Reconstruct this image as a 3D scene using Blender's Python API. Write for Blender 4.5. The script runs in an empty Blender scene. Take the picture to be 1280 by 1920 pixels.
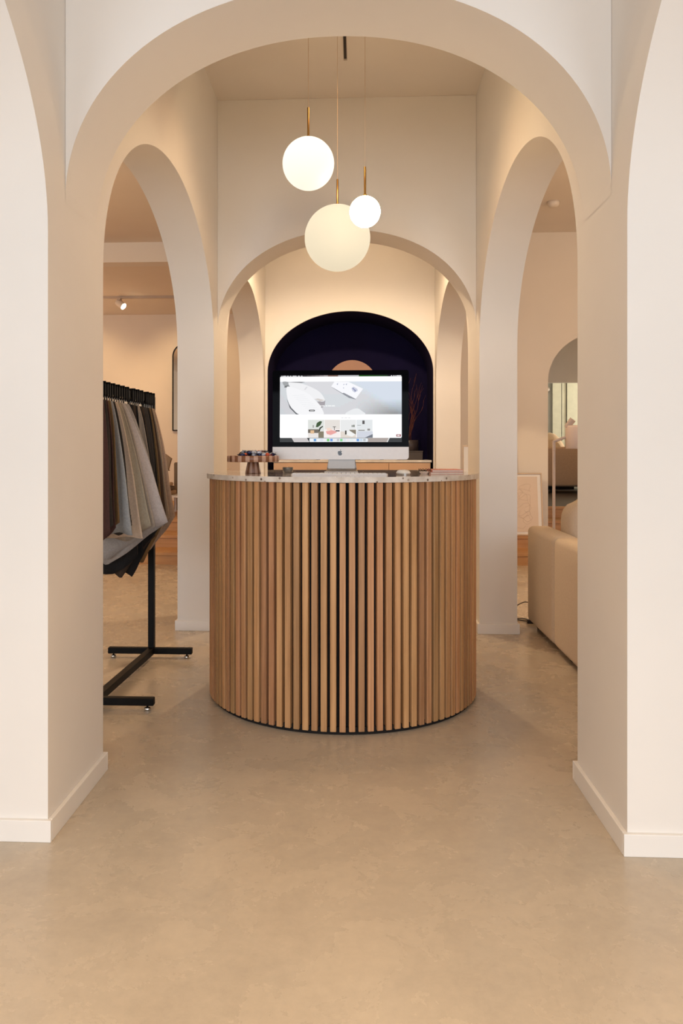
import bpy, bmesh, math, random
from mathutils import Vector, Matrix, noise
R = math.radians
sc = bpy.context.scene
C = sc.collection
random.seed(7)

# ------------------------------------------------------------------ camera
cam_d = bpy.data.cameras.new('camera')
cam = bpy.data.objects.new('camera', cam_d); C.objects.link(cam)
FPX = 1454.4
cam_d.sensor_fit = 'VERTICAL'; cam_d.sensor_height = 36.0
cam_d.lens = 36.0 * FPX / 1920.0
cam_d.shift_x = (640 - 599.2) / 1920.0
cam_d.shift_y = (843.9 - 960) / 1920.0
cam_d.clip_start = 0.05
cam.location = (0.0703, 0.0, 1.155)
cam.rotation_euler = (R(90), 0, 0.0476)
sc.camera = cam

# ------------------------------------------------------------------ view + world
vs = sc.view_settings
sc.display_settings.display_device = 'sRGB'
vs.view_transform = 'Standard'; vs.look = 'None'; vs.gamma = 1.0; vs.use_curve_mapping = False
vs.exposure = 0.0
w = bpy.data.worlds.new('world'); sc.world = w; w.use_nodes = True
w.node_tree.nodes['Background'].inputs[0].default_value = (0.80, 0.90, 1.0, 1)
w.node_tree.nodes['Background'].inputs[1].default_value = 1.0
sc.cycles.max_bounces = 8; sc.cycles.diffuse_bounces = 6; sc.cycles.glossy_bounces = 4
sc.cycles.sample_clamp_indirect = 6.0
sc.cycles.caustics_reflective = False; sc.cycles.caustics_refractive = False

WARM = (1.0, 0.62, 0.30)
DAY = (0.82, 0.90, 1.0)

def area(name, loc, rot, sx, sy, power, col):
    d = bpy.data.lights.new(name, 'AREA'); d.shape = 'RECTANGLE'; d.size = sx; d.size_y = sy
    d.energy = power; d.color = col
    o = bpy.data.objects.new(name, d); C.objects.link(o); o.location = loc; o.rotation_euler = rot
    return o
def spot(name, loc, target, power, col, angle=90, blend=0.6, size=0.04):
    d = bpy.data.lights.new(name, 'SPOT'); d.energy = power; d.color = col
    d.spot_size = R(angle); d.spot_blend = blend; d.shadow_soft_size = size
    o = bpy.data.objects.new(name, d); C.objects.link(o); o.location = loc
    v = Vector(target) - Vector(loc); o.rotation_euler = v.to_track_quat('-Z', 'Y').to_euler()
    return o

# daylight through the shop windows behind the camera
area('window_daylight', (-3.1, -3.85, 1.15), (R(90), 0, 0), 2.6, 1.7, 94, DAY)
area('window_daylight', (0.0, -3.85, 1.15), (R(90), 0, 0), 2.6, 1.7, 94, DAY)
area('window_daylight', (3.1, -3.85, 1.15), (R(90), 0, 0), 2.6, 1.7, 94, DAY)
# added fill standing in for daylight on the far upper room's curtains
area('upper_curtain_fill', (6.35, 13.9, 1.8), (0, R(90), 0), 2.0, 1.1, 125, (1.0, 0.97, 0.86))
# ceiling spots, and unseen fill lights added among them
def point(name, loc, power, col, size=0.12):
    d = bpy.data.lights.new(name, 'POINT'); d.energy = power; d.color = col; d.shadow_soft_size = size
    o = bpy.data.objects.new(name, d); C.objects.link(o); o.location = loc; return o
spot('bay_ceiling_spot', (0.0, 6.05, 3.25), (0.0, 6.2, 0), 118, (1.0, 0.74, 0.47), 150, 0.4, 0.05)
spot('niche_wall_fill', (0.0, 6.15, 3.25), (0.0, 7.7, 2.55), 34, (1.0, 0.76, 0.50), 92, 1.0, 0.05)  # added light to lift the wall round the niche
spot('middle_bay_fill', (0.0, 3.9, 3.42), (0, 3.7, 0), 42, (1.0, 0.56, 0.24), 130, 0.8, 0.08)  # added fill standing in for pendant glow and ambient light
spot('front_floor_fill', (0.0, -0.2, 3.40), (0, 0.0, 0), 500, (1.0, 0.74, 0.47), 96, 0.9, 0.2)  # unseen overhead light added to brighten the floor near the camera
point('left_room_fill', (-3.3, 5.9, 2.55), 42, WARM)  # added omnidirectional fill for the left room and its ceiling, no lamp body
point('right_room_fill', (3.4, 5.6, 2.5), 56, WARM)  # same added fill for the right room, no lamp hangs there
spot('upper_left_spot', (-2.6, 10.4, 3.12), (-2.2, 11.8, 1.4), 48, (1.0, 0.66, 0.33), 110, 0.7, 0.05)
spot('upper_left_spot', (-3.9, 10.4, 3.12), (-4.4, 11.8, 1.0), 42, (1.0, 0.66, 0.33), 120, 0.7, 0.05)
point('upper_left_point', (-4.0, 10.0, 2.3), 17, (1.0, 0.60, 0.32))  # unseen point light without a lamp body
spot('upper_right_spot', (3.0, 10.8, 3.0), (3.0, 11.6, 0.6), 50, WARM, 120, 0.7, 0.05)
point('upper_right_point', (4.6, 11.2, 2.3), 13, WARM)  # unseen point light, no fixture modelled

# ------------------------------------------------------------------ materials
def rgb(r, g, b):
    f = lambda c: (c/255/12.92) if c/255 <= 0.04045 else ((c/255+0.055)/1.055)**2.4
    return (f(r), f(g), f(b), 1)
def mat(name, col, rough=0.6, metal=0.0, var=0.0, vscale=8.0, bump=0.0, bscale=60.0, emit=None, estr=1.0,
        trans=0.0, spec=0.5, stretch=None, objvar=0.0, col2=None, ior=1.45, coat=0.0):
    m = bpy.data.materials.new(name); m.use_nodes = True
    nt = m.node_tree; N = nt.nodes; L = nt.links; p = N['Principled BSDF']
    p.inputs['Roughness'].default_value = rough; p.inputs['Metallic'].default_value = metal
    p.inputs['Base Color'].default_value = col
    p.inputs['Specular IOR Level'].default_value = spec
    p.inputs['Transmission Weight'].default_value = trans; p.inputs['IOR'].default_value = ior
    p.inputs['Coat Weight'].default_value = coat
    if emit: p.inputs['Emission Color'].default_value = emit; p.inputs['Emission Strength'].default_value = estr
    tc = N.new('ShaderNodeTexCoord'); mp = N.new('ShaderNodeMapping')
    L.new(tc.outputs['Object'], mp.inputs['Vector'])
    if stretch: mp.inputs['Scale'].default_value = stretch
    src = None
    if var > 0:
        n = N.new('ShaderNodeTexNoise'); n.inputs['Scale'].default_value = vscale; n.inputs['Detail'].default_value = 6
        L.new(mp.outputs[0], n.inputs['Vector'])
        if objvar > 0:
            oi = N.new('ShaderNodeObjectInfo'); a = N.new('ShaderNodeVectorMath'); a.operation = 'ADD'
            s_ = N.new('ShaderNodeVectorMath'); s_.operation = 'SCALE'; s_.inputs[0].default_value = (37, 19, 53)
            L.new(oi.outputs['Random'], s_.inputs['Scale']); L.new(mp.outputs[0], a.inputs[0]); L.new(s_.outputs[0], a.inputs[1])
            L.new(a.outputs[0], n.inputs['Vector'])
        rp = N.new('ShaderNodeValToRGB'); rp.color_ramp.elements[0].position = 0.3; rp.color_ramp.elements[1].position = 0.7
        c2 = col2 or tuple(min(1, c*(1+var)) for c in col[:3])+(1,)
        c1 = col if col2 else tuple(c*(1-var) for c in col[:3])+(1,)
        rp.color_ramp.elements[0].color = c1; rp.color_ramp.elements[1].color = c2
        L.new(n.outputs['Fac'], rp.inputs[0]); src = rp.outputs[0]
        if objvar > 0:
            h = N.new('ShaderNodeHueSaturation'); mr = N.new('ShaderNodeMapRange')
            mr.inputs['To Min'].default_value = 1-objvar; mr.inputs['To Max'].default_value = 1+objvar
            L.new(oi.outputs['Random'], mr.inputs[0]); L.new(mr.outputs[0], h.inputs['Value'])
            mr2 = N.new('ShaderNodeMapRange'); mr2.inputs['To Min'].default_value = 0.487; mr2.inputs['To Max'].default_value = 0.502
            ml = N.new('ShaderNodeMath'); ml.operation = 'FRACT'; mu = N.new('ShaderNodeMath'); mu.operation = 'MULTIPLY'; mu.inputs[1].default_value = 17.3
            L.new(oi.outputs['Random'], mu.inputs[0]); L.new(mu.outputs[0], ml.inputs[0]); L.new(ml.outputs[0], mr2.inputs[0])
            L.new(mr2.outputs[0], h.inputs['Hue']); L.new(src, h.inputs['Color']); src = h.outputs[0]
        L.new(src, p.inputs['Base Color'])
    if bump > 0:
        n2 = N.new('ShaderNodeTexNoise'); n2.inputs['Scale'].default_value = bscale; n2.inputs['Detail'].default_value = 5
        b = N.new('ShaderNodeBump'); b.inputs['Strength'].default_value = bump; b.inputs['Distance'].default_value = 0.01
        L.new(mp.outputs[0], n2.inputs['Vector']); L.new(n2.outputs['Fac'], b.inputs['Height']); L.new(b.outputs[0], p.inputs['Normal'])
    return m

M = {}
M['plaster'] = mat('plaster', (0.80, 0.765, 0.72, 1), 0.75, var=0.015, vscale=3, bump=0.12, bscale=5)
M['plaster_room'] = mat('plaster_room', (0.79, 0.73, 0.65, 1), 0.8, var=0.015, vscale=3, bump=0.1, bscale=5)
M['ceiling'] = mat('ceiling_paint', (0.74, 0.68, 0.62, 1), 0.85, var=0.02, vscale=2, bump=0.05, bscale=20)
M['skirting'] = mat('skirting_paint', (0.83, 0.80, 0.76, 1), 0.4, var=0.01, vscale=4, bump=0.03, bscale=30)
M['navy'] = mat('navy_paint', (0.004, 0.0022, 0.026, 1), 0.85, spec=0.2, var=0.1, vscale=3, bump=0.05, bscale=20)
M['oak'] = mat('oak', (0.36, 0.185, 0.072, 1), 0.5, var=0.3, vscale=16, stretch=(4.0, 4.0, 0.14), objvar=0.20, bump=0.12, bscale=60, col2=(0.54, 0.305, 0.135, 1))
M['step_oak'] = mat('step_oak', (0.42, 0.21, 0.08, 1), 0.45, var=0.3, vscale=9, stretch=(0.3, 3, 3), bump=0.05, bscale=40, col2=(0.54, 0.30, 0.13, 1))
M['black_core'] = mat('black_core', (0.008, 0.006, 0.005, 1), 0.9, var=0.1)
M['black_metal'] = mat('black_metal', (0.006, 0.005, 0.0045, 1), 0.5, metal=0.0, spec=0.15, var=0.15, vscale=30, bump=0.05, bscale=200)
M['chrome'] = mat('chrome', (0.75, 0.75, 0.74, 1), 0.12, metal=1.0, var=0.02)
M['brass'] = mat('brass', (0.62, 0.40, 0.14, 1), 0.28, metal=1.0, var=0.05, vscale=20)
M['cord'] = mat('cord', (0.62, 0.46, 0.32, 1), 0.6, var=0.05)
M['alu'] = mat('aluminium', (0.40, 0.37, 0.345, 1), 0.4, metal=0.6, var=0.02, vscale=60, bump=0.02, bscale=300)
M['alu_chin'] = mat('aluminium_chin', (0.66, 0.63, 0.61, 1), 0.42, metal=0.15, var=0.02, vscale=60, bump=0.02, bscale=300)
M['glass_black'] = mat('black_glass', (0.002, 0.002, 0.003, 1), 0.04, var=0.05, spec=0.02)
M['white_plastic'] = mat('white_plastic', (0.78, 0.77, 0.74, 1), 0.3, var=0.02)
M['brown_stripe'] = mat('walnut_stripe', (0.20, 0.078, 0.035, 1), 0.35, var=0.15, vscale=40)
M['pink_stripe'] = mat('pale_stripe', (0.46, 0.29, 0.21, 1), 0.35, var=0.1, vscale=40)
M['cab'] = mat('peach_cabinet', (0.62, 0.40, 0.25, 1), 0.5, var=0.04, vscale=6)
M['cab_top'] = mat('cabinet_marble', (0.70, 0.65, 0.58, 1), 0.2, var=0.12, vscale=12)
M['peach'] = mat('peach_disc', (0.50, 0.29, 0.21, 1), 0.7, var=0.04)
M['grey_box'] = mat('grey_box', (0.07, 0.055, 0.05, 1), 0.6, var=0.1)
M['vase'] = mat('vase_glaze', (0.045, 0.032, 0.032, 1), 0.35, var=0.25, vscale=10)
M['twig'] = mat('twig_bark', (0.085, 0.018, 0.010, 1), 0.6, var=0.3, vscale=40)
M['sofa'] = mat('sofa_fabric', (0.66, 0.555, 0.43, 1), 0.95, var=0.05, vscale=90, bump=0.25, bscale=500)
M['cushion'] = mat('cushion_fabric', (0.62, 0.53, 0.43, 1), 0.95, var=0.04, vscale=90, bump=0.25, bscale=500)
M['sofa_far'] = mat('tan_sofa_fabric', (0.42, 0.27, 0.17, 1), 0.95, var=0.06, vscale=60, bump=0.2, bscale=300)
M['arm_far'] = mat('sand_boucle', (0.60, 0.44, 0.29, 1), 0.95, var=0.06, vscale=60, bump=0.3, bscale=200)
M['lamp_metal'] = mat('lamp_paint', (0.50, 0.40, 0.35, 1), 0.45, var=0.02)
M['lamp_shade'] = mat('lamp_shade', (0.62, 0.50, 0.44, 1), 0.5, var=0.02)
M['frame_wood'] = mat('frame_wood', (0.60, 0.47, 0.35, 1), 0.5, var=0.06, vscale=20)
M['paper'] = mat('art_paper', (0.74, 0.62, 0.52, 1), 0.8, var=0.02)
M['mat_white'] = mat('mount_card', (0.84, 0.82, 0.80, 1), 0.8, var=0.01)
M['line'] = mat('drawn_line', (0.60, 0.47, 0.39, 1), 0.8, var=0.02)
M['mirror'] = mat('mirror_glass', (0.66, 0.55, 0.44, 1), 0.03, metal=1.0, var=0.005)  # warm tint stands in for the reflection of a warm wall
M['plant'] = mat('dark_leaf', (0.012, 0.018, 0.008, 1), 0.5, var=0.2)
M['dark_floor'] = mat('dark_floor', (0.035, 0.025, 0.02, 1), 0.4, var=0.3, vscale=5)
M['cable'] = mat('cable', (0.02, 0.013, 0.01, 1), 0.5, var=0.1)
M['track'] = mat('track_metal', (0.50, 0.42, 0.36, 1), 0.5, var=0.02)
M['bulb'] = mat('bulb', (1, 1, 1, 1), 0.5, var=0.01, emit=(1, 0.86, 0.62, 1), estr=14)
M['rim_dark'] = mat('slot_dark', (0.02, 0.012, 0.008, 1), 0.6, var=0.1)
M['paint_grey'] = mat('grey_paint', (0.58, 0.59, 0.55, 1), 0.7, var=0.03)
M['curtain'] = mat('pale_green_curtain', (0.66, 0.64, 0.50, 1), 0.85, var=0.05, vscale=10)
M['glass'] = mat('clear_glass', (0.9, 0.93, 0.9, 1), 0.03, trans=0.9, var=0.01)
M['red_cover'] = mat('coral_cover', (0.62, 0.20, 0.13, 1), 0.45, var=0.08, vscale=14)
M['pages'] = mat('pages', (0.70, 0.60, 0.52, 1), 0.8, var=0.05, vscale=100)
M['dark_cover'] = mat('dark_cover', (0.03, 0.02, 0.025, 1), 0.4, var=0.1)

def terrazzo(name, rough=0.012):
    m = bpy.data.materials.new(name); m.use_nodes = True
    nt = m.node_tree; N = nt.nodes; L = nt.links; p = N['Principled BSDF']
    tc = N.new('ShaderNodeTexCoord')
    v = N.new('ShaderNodeTexVoronoi'); v.inputs['Scale'].default_value = 46; L.new(tc.outputs['Object'], v.inputs['Vector'])
    r = N.new('ShaderNodeValToRGB'); r.color_ramp.interpolation = 'CONSTANT'
    r.color_ramp.elements[0].position = 0; r.color_ramp.elements[0].color = (1, 1, 1, 1)
    r.color_ramp.elements[1].position = 0.24; r.color_ramp.elements[1].color = (0, 0, 0, 1)
    L.new(v.outputs['Distance'], r.inputs[0])
    sp = N.new('ShaderNodeSeparateColor'); L.new(v.outputs['Color'], sp.inputs[0])
    g = N.new('ShaderNodeMath'); g.operation = 'GREATER_THAN'; g.inputs[1].default_value = 0.68; L.new(sp.outputs[0], g.inputs[0])
    mu = N.new('ShaderNodeMath'); mu.operation = 'MULTIPLY'; L.new(r.outputs[0], mu.inputs[0]); L.new(g.outputs[0], mu.inputs[1])
    n = N.new('ShaderNodeTexNoise'); n.inputs['Scale'].default_value = 22; n.inputs['Detail'].default_value = 6; L.new(tc.outputs['Object'], n.inputs['Vector'])
    r2 = N.new('ShaderNodeValToRGB'); r2.color_ramp.elements[0].position = .35; r2.color_ramp.elements[1].position = .65
    r2.color_ramp.elements[0].color = (0.56, 0.49, 0.42, 1); r2.color_ramp.elements[1].color = (0.72, 0.66, 0.59, 1)
    L.new(n.outputs['Fac'], r2.inputs[0])
    cr = N.new('ShaderNodeValToRGB'); cr.color_ramp.elements[0].color = (0.12, 0.08, 0.055, 1); cr.color_ramp.elements[1].color = (0.42, 0.33, 0.26, 1)
    L.new(sp.outputs[1], cr.inputs[0])
    mx = N.new('ShaderNodeMix'); mx.data_type = 'RGBA'
    L.new(mu.outputs[0], mx.inputs['Factor']); L.new(r2.outputs[0], mx.inputs['A']); L.new(cr.outputs[0], mx.inputs['B'])
    L.new(mx.outputs['Result'], p.inputs['Base Color']); p.inputs['Roughness'].default_value = rough
    p.inputs['Specular IOR Level'].default_value = 0.6
    return m
M['terrazzo'] = terrazzo('terrazzo'); M['terrazzo_edge'] = terrazzo('terrazzo_honed_edge', 0.55)

def concrete(name):
    m = bpy.data.materials.new(name); m.use_nodes = True
    nt = m.node_tree; N = nt.nodes; L = nt.links; p = N['Principled BSDF']
    tc = N.new('ShaderNodeTexCoord')
    def nz(scale, detail, dist=0.0, rough=0.55):
        n = N.new('ShaderNodeTexNoise'); n.inputs['Scale'].default_value = scale; n.inputs['Detail'].default_value = detail
        n.inputs['Distortion'].default_value = dist; n.inputs['Roughness'].default_value = rough
        L.new(tc.outputs['Object'], n.inputs['Vector']); return n
    def ramp(src, p0, p1, c0, c1):
        r = N.new('ShaderNodeValToRGB'); r.color_ramp.elements[0].position = p0; r.color_ramp.elements[1].position = p1
        r.color_ramp.elements[0].color = c0; r.color_ramp.elements[1].color = c1; L.new(src, r.inputs[0]); return r
    a = nz(0.8, 8, 0.3, 0.62); b = nz(4.5, 10, 0.35, 0.66); c = nz(30, 9, 0.2, 0.72); d = nz(2.6, 12, 0.9, 0.72)
    ra = ramp(a.outputs['Fac'], .3, .7, (0.48, 0.405, 0.315, 1), (0.58, 0.50, 0.395, 1))
    rb = ramp(b.outputs['Fac'], .34, .66, (0.90, 0.90, 0.91, 1), (1.04, 1.035, 1.025, 1))
    m1 = N.new('ShaderNodeMix'); m1.data_type = 'RGBA'; m1.blend_type = 'MULTIPLY'; m1.inputs['Factor'].default_value = .8
    L.new(ra.outputs[0], m1.inputs['A']); L.new(rb.outputs[0], m1.inputs['B'])
    rc = ramp(c.outputs['Fac'], .3, .7, (0.9, 0.9, 0.9, 1), (1.06, 1.06, 1.06, 1))
    m2 = N.new('ShaderNodeMix'); m2.data_type = 'RGBA'; m2.blend_type = 'MULTIPLY'; m2.inputs['Factor'].default_value = .7
    L.new(m1.outputs['Result'], m2.inputs['A']); L.new(rc.outputs[0], m2.inputs['B'])
    # trowel scuffs
    rd = ramp(d.outputs['Fac'], .54, .76, (0, 0, 0, 1), (1, 1, 1, 1))
    m3 = N.new('ShaderNodeMix'); m3.data_type = 'RGBA'; m3.inputs['B'].default_value = (0.30, 0.26, 0.22, 1)
    mm = N.new('ShaderNodeMath'); mm.operation = 'MULTIPLY'; mm.inputs[1].default_value = .09
    L.new(rd.outputs[0], mm.inputs[0]); L.new(mm.outputs[0], m3.inputs['Factor']); L.new(m2.outputs['Result'], m3.inputs['A'])
    L.new(m3.outputs['Result'], p.inputs['Base Color'])
    rr = N.new('ShaderNodeMapRange'); rr.inputs['From Min'].default_value = .3; rr.inputs['From Max'].default_value = .7
    rr.inputs['To Min'].default_value = .17; rr.inputs['To Max'].default_value = .36
    L.new(b.outputs['Fac'], rr.inputs[0]); L.new(rr.outputs[0], p.inputs['Roughness'])
    bp = N.new('ShaderNodeBump'); bp.inputs['Strength'].default_value = .10; bp.inputs['Distance'].default_value = .006
    ad = N.new('ShaderNodeMath'); ad.operation = 'ADD'; L.new(b.outputs['Fac'], ad.inputs[0]); L.new(d.outputs['Fac'], ad.inputs[1])
    L.new(ad.outputs[0], bp.inputs['Height']); L.new(bp.outputs[0], p.inputs['Normal'])
    p.inputs['Specular IOR Level'].default_value = .45
    return m
M['concrete'] = concrete('polished_concrete')

def opal(name, col, s_top, s_bot, rad, off=(0, 0)):
    m = bpy.data.materials.new(name); m.use_nodes = True
    nt = m.node_tree; N = nt.nodes; L = nt.links; p = N['Principled BSDF']
    tc = N.new('ShaderNodeTexCoord'); sx = N.new('ShaderNodeSeparateXYZ'); L.new(tc.outputs['Object'], sx.inputs[0])
    mr = N.new('ShaderNodeMapRange'); mr.inputs['From Min'].default_value = -rad; mr.inputs['From Max'].default_value = rad*0.3
    mr.inputs['To Min'].default_value = s_bot; mr.inputs['To Max'].default_value = s_top
    L.new(sx.outputs['Z'], mr.inputs[0]); L.new(mr.outputs[0], p.inputs['Emission Strength'])
    p.inputs['Emission Color'].default_value = col; p.inputs['Base Color'].default_value = (0.08, 0.075, 0.06, 1)
    p.inputs['Roughness'].default_value = 0.6; p.inputs['Specular IOR Level'].default_value = 0.15
    return m

# ------------------------------------------------------------------ mesh helpers
class MB:
    def __init__(s): s.v = []; s.f = []; s.m = []; s.sm = []
    def face(s, pts, mi=0, smooth=False):
        b = len(s.v); s.v += [tuple(p) for p in pts]; s.f.append(tuple(range(b, b+len(pts)))); s.m.append(mi); s.sm.append(smooth)
    def grid(s, P, mi=0, smooth=True, closed=False):
        b = len(s.v); n = len(P); k = len(P[0])
        for r in P: s.v += [tuple(p) for p in r]
        for i in range(n-1):
            for j in range(k if closed else k-1):
                j2 = (j+1) % k
                s.f.append((b+i*k+j, b+i*k+j2, b+(i+1)*k+j2, b+(i+1)*k+j)); s.m.append(mi); s.sm.append(smooth)
    def box(s, x0, x1, y0, y1, z0, z1, mi=0):
        v = [(x0,y0,z0),(x1,y0,z0),(x1,y1,z0),(x0,y1,z0),(x0,y0,z1),(x1,y0,z1),(x1,y1,z1),(x0,y1,z1)]
        b = len(s.v); s.v += v
        for q in ((0,3,2,1),(4,5,6,7),(0,1,5,4),(1,2,6,5),(2,3,7,6),(3,0,4,7)):
            s.f.append(tuple(b+i for i in q)); s.m.append(mi); s.sm.append(False)
    def tube(s, pts, r, n=8, mi=0, cap=True):
        pts = [Vector(p) for p in pts]; rs = r if isinstance(r, (list, tuple)) else [r]*len(pts)
        rings = []; up = None
        for i, p in enumerate(pts):
            t = (pts[min(i+1, len(pts)-1)] - pts[max(i-1, 0)]).normalized()
            if up is None: up = Vector((0, 0, 1)) if abs(t.z) < 0.9 else Vector((1, 0, 0))
            a = t.cross(up).normalized(); b2 = a.cross(t).normalized(); up = b2
            rings.append([p + (a*math.cos(k*2*math.pi/n)+b2*math.sin(k*2*math.pi/n))*rs[i] for k in range(n)])
        s.grid(rings, mi, True, True)
        if cap: s.face(rings[0][::-1], mi); s.face(rings[-1], mi)
    def lathe(s, prof, n=32, cx=0, cy=0, cz=0, mi=0, smooth=True, a0=0, a1=None):
        full = a1 is None; a1 = 2*math.pi if full else a1
        k = n if full else n+1
        P = [[(cx+r*math.cos(a0+(a1-a0)*j/n), cy+r*math.sin(a0+(a1-a0)*j/n), cz+z) for j in range(k)] for r, z in prof]
        s.grid(P, mi, smooth, full)
    def prism(s, poly, h0, h1, axis='z', mi=0, fn=None):
        f = fn or (lambda u, v, h: (u, v, h))
        n = len(poly)
        s.face([f(u, v, h0) for u, v in poly][::-1], mi); s.face([f(u, v, h1) for u, v in poly], mi)
        for i in range(n):
            a, b = poly[i], poly[(i+1) % n]
            s.face([f(*a, h0), f(*b, h0), f(*b, h1), f(*a, h1)], mi)
    def build(s, name, mats, parent=None, loc=None, bevel=0.0, seg=2, weld=False):
        me = bpy.data.meshes.new(name); me.from_pydata(s.v, [], s.f)
        for m_ in (mats if isinstance(mats, (list, tuple)) else [mats]): me.materials.append(m_)
        for p_, mi, sm in zip(me.polygons, s.m, s.sm): p_.material_index = mi; p_.use_smooth = sm
        if weld:
            bm = bmesh.new(); bm.from_mesh(me); bmesh.ops.remove_doubles(bm, verts=bm.verts, dist=1e-5)
            bmesh.ops.recalc_face_normals(bm, faces=bm.faces); bm.to_mesh(me); bm.free()
        me.update()
        o = bpy.data.objects.new(name, me); C.objects.link(o)
        if parent: o.parent = parent
        if loc: o.location = loc
        if bevel > 0:
            b = o.modifiers.new('bevel', 'BEVEL'); b.width = bevel; b.segments = seg; b.limit_method = 'ANGLE'; b.angle_limit = R(35)
            b.harden_normals = False
        return o

def thing(name, label, cat, loc=(0, 0, 0), rz=0, group=None):
    o = bpy.data.objects.new(name, None); C.objects.link(o); o.location = loc; o.rotation_euler = (0, 0, rz)
    o.empty_display_size = 0.05
    return tag(o, label, cat, group)
def tag(o, label, cat, group=None, kind=None):
    o['label'] = label; o['category'] = cat
    if group: o['group'] = group
    if kind: o['kind'] = kind
    return o
def struct(o):
    o['kind'] = 'structure'; return o
def part_label(o, l): o['label'] = l; return o

# ------------------------------------------------------------------ the arcade (structure)
W = 0.8416; WO = 1.077
A = 1.086; SZ = 1.80; AB = 0.775
def side_prof(u):
    k = max(0.0, 1-(u/A)**2); return SZ + AB*math.sqrt(k)
CR = 0.925; CZ = 1.665
def cross_prof(u): return 1.93 + 0.66*max(0.0, 1-abs(u/W)**2.1)**(1/2.1)
def arched_wall(name, axis, t0, t1, u0, u1, ztop, openings, m, z0=0.0, nseg=64, mj=None):
    """wall slab with arched openings; openings: (centre, half width, profile(u_rel), has_jambs)"""
    b = MB()
    P = (lambda u, t, z: (t, u, z)) if axis == 'Y' else (lambda u, t, z: (u, t, z))
    cur = u0
    def slab(a, c):
        for t in (t0, t1): b.face([P(a, t, z0), P(c, t, z0), P(c, t, ztop), P(a, t, ztop)])
        b.face([P(a, t0, ztop), P(c, t0, ztop), P(c, t1, ztop), P(a, t1, ztop)])
        b.face([P(a, t0, z0), P(c, t0, z0), P(c, t1, z0), P(a, t1, z0)])
    for (uc, a, prof, jambs) in openings:
        if uc-a > cur+1e-6: slab(cur, uc-a)
        us = [uc - a*math.cos(math.pi*i/nseg) for i in range(nseg+1)]
        zs = [prof(max(-a, min(a, u-uc))) for u in us]
        for t in (t0, t1):
            for i in range(nseg):
                b.face([P(us[i], t, zs[i]), P(us[i+1], t, zs[i+1]), P(us[i+1], t, ztop), P(us[i], t, ztop)])
        nt_ = 4
        b.grid([[P(us[i], t0+(t1-t0)*k/nt_, zs[i]) for k in range(nt_+1)] for i in range(nseg+1)], 1 if mj else 0, True)
        b.face([P(us[0], t0, ztop), P(us[-1], t0, ztop), P(us[-1], t1, ztop), P(us[0], t1, ztop)])
        if jambs:
            for u, z in ((us[0], zs[0]), (us[-1], zs[-1])):
                b.face([P(u, t0, z0), P(u, t1, z0), P(u, t1, z), P(u, t0, z)], 1 if mj else 0)
        cur = uc+a
    if u1 > cur+1e-6: slab(cur, u1)
    for u in (u0, u1): b.face([P(u, t0, z0), P(u, t1, z0), P(u, t1, ztop), P(u, t0, ztop)])
    return struct(b.build(name, [m, mj] if mj else m))

PER = 2.671
c2 = 3.839
cents = [c2-PER, c2, c2+PER]            # side arch centres (the first beside the camera)
ops = [(c, A, side_prof, True) for c in cents]
arched_wall('wall_left', 'Y', -WO, -W, -0.41, 8.5, 3.6, ops, M['plaster'])
arched_wall('wall_right', 'Y', W, WO, -0.41, 8.5, 3.6, ops, M['plaster'])
for i, (ya, yb) in enumerate(((2.39, 2.69), (5.055, 5.355))):
    arched_wall('wall_crossing' if i == 0 else 'wall_crossing_far', 'X', ya, yb, -W+0.001, W-0.001, 3.449,
                [(0, W-0.001, cross_prof, False)], M["plaster"], z0=1.93)
# wall with the niche, and the niche lining
NW = 0.822
def niche_prof(u): return 1.93 + 0.605*math.sqrt(max(0, 1-(u/NW)**2))
arched_wall('wall_back', 'X', 7.70, 7.72, -W+.001, W-.001, 3.449, [(0.004, NW, niche_prof, True)], M['plaster'])
nb = MB()
us = [-NW*math.cos(math.pi*i/64) for i in range(65)]
Y0, Y1 = 7.721, 8.38
path = [(-NW, 0.0)] + [(u, niche_prof(u)) for u in us] + [(NW, 0.0)]
nb.grid([[(u+.004, y, z) for y in (Y0, (Y0+Y1)/2, Y1)] for u, z in path], 0, True)
nb.face([(u+.004, Y1, z) for u, z in path])
nb.face([(-.85, Y1+.02, 0), (.85, Y1+.02, 0), (.85, Y1+.02, 3.4), (-.85, Y1+.02, 3.4)])
struct(nb.build('wall_niche', M['navy']))

# ceilings
def plane_box(name, x0, x1, y0, y1, z0, z1, m):
    b = MB(); b.box(x0, x1, y0, y1, z0, z1); return struct(b.build(name, m))
plane_box('ceiling', -W, W, -3.9, 8.5, 3.45, 3.55, M['ceiling'])
plane_box('ceiling', -5.2, -WO, -4.0, 8.5, 3.46, 3.58, M['ceiling'])
plane_box('ceiling', WO, 5.2, -4.0, 8.5, 3.51, 3.62, M['ceiling'])
plane_box('ceiling', -6.0, -1.1, 8.7, 12.0, 3.24, 3.34, M['plaster_room'])
plane_box('ceiling', 1.2, 6.5, 8.62, 13.0, 3.05, 3.15, M['ceiling'])
plane_box('ceiling', 1.2, 6.5, 13.1, 17.2, 3.05, 3.15, M['ceiling'])
plane_box('floor', -5.3, 5.3, -4.1, 14.0, -0.10, 0.0, M['concrete'])
plane_box('floor', -6.0, -1.1, 8.62, 12.0, 0.25, 0.375, M['step_oak'])
plane_box('floor', 1.2, 6.5, 9.14, 17.2, 0.38, 0.499, M['dark_floor'])

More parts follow.
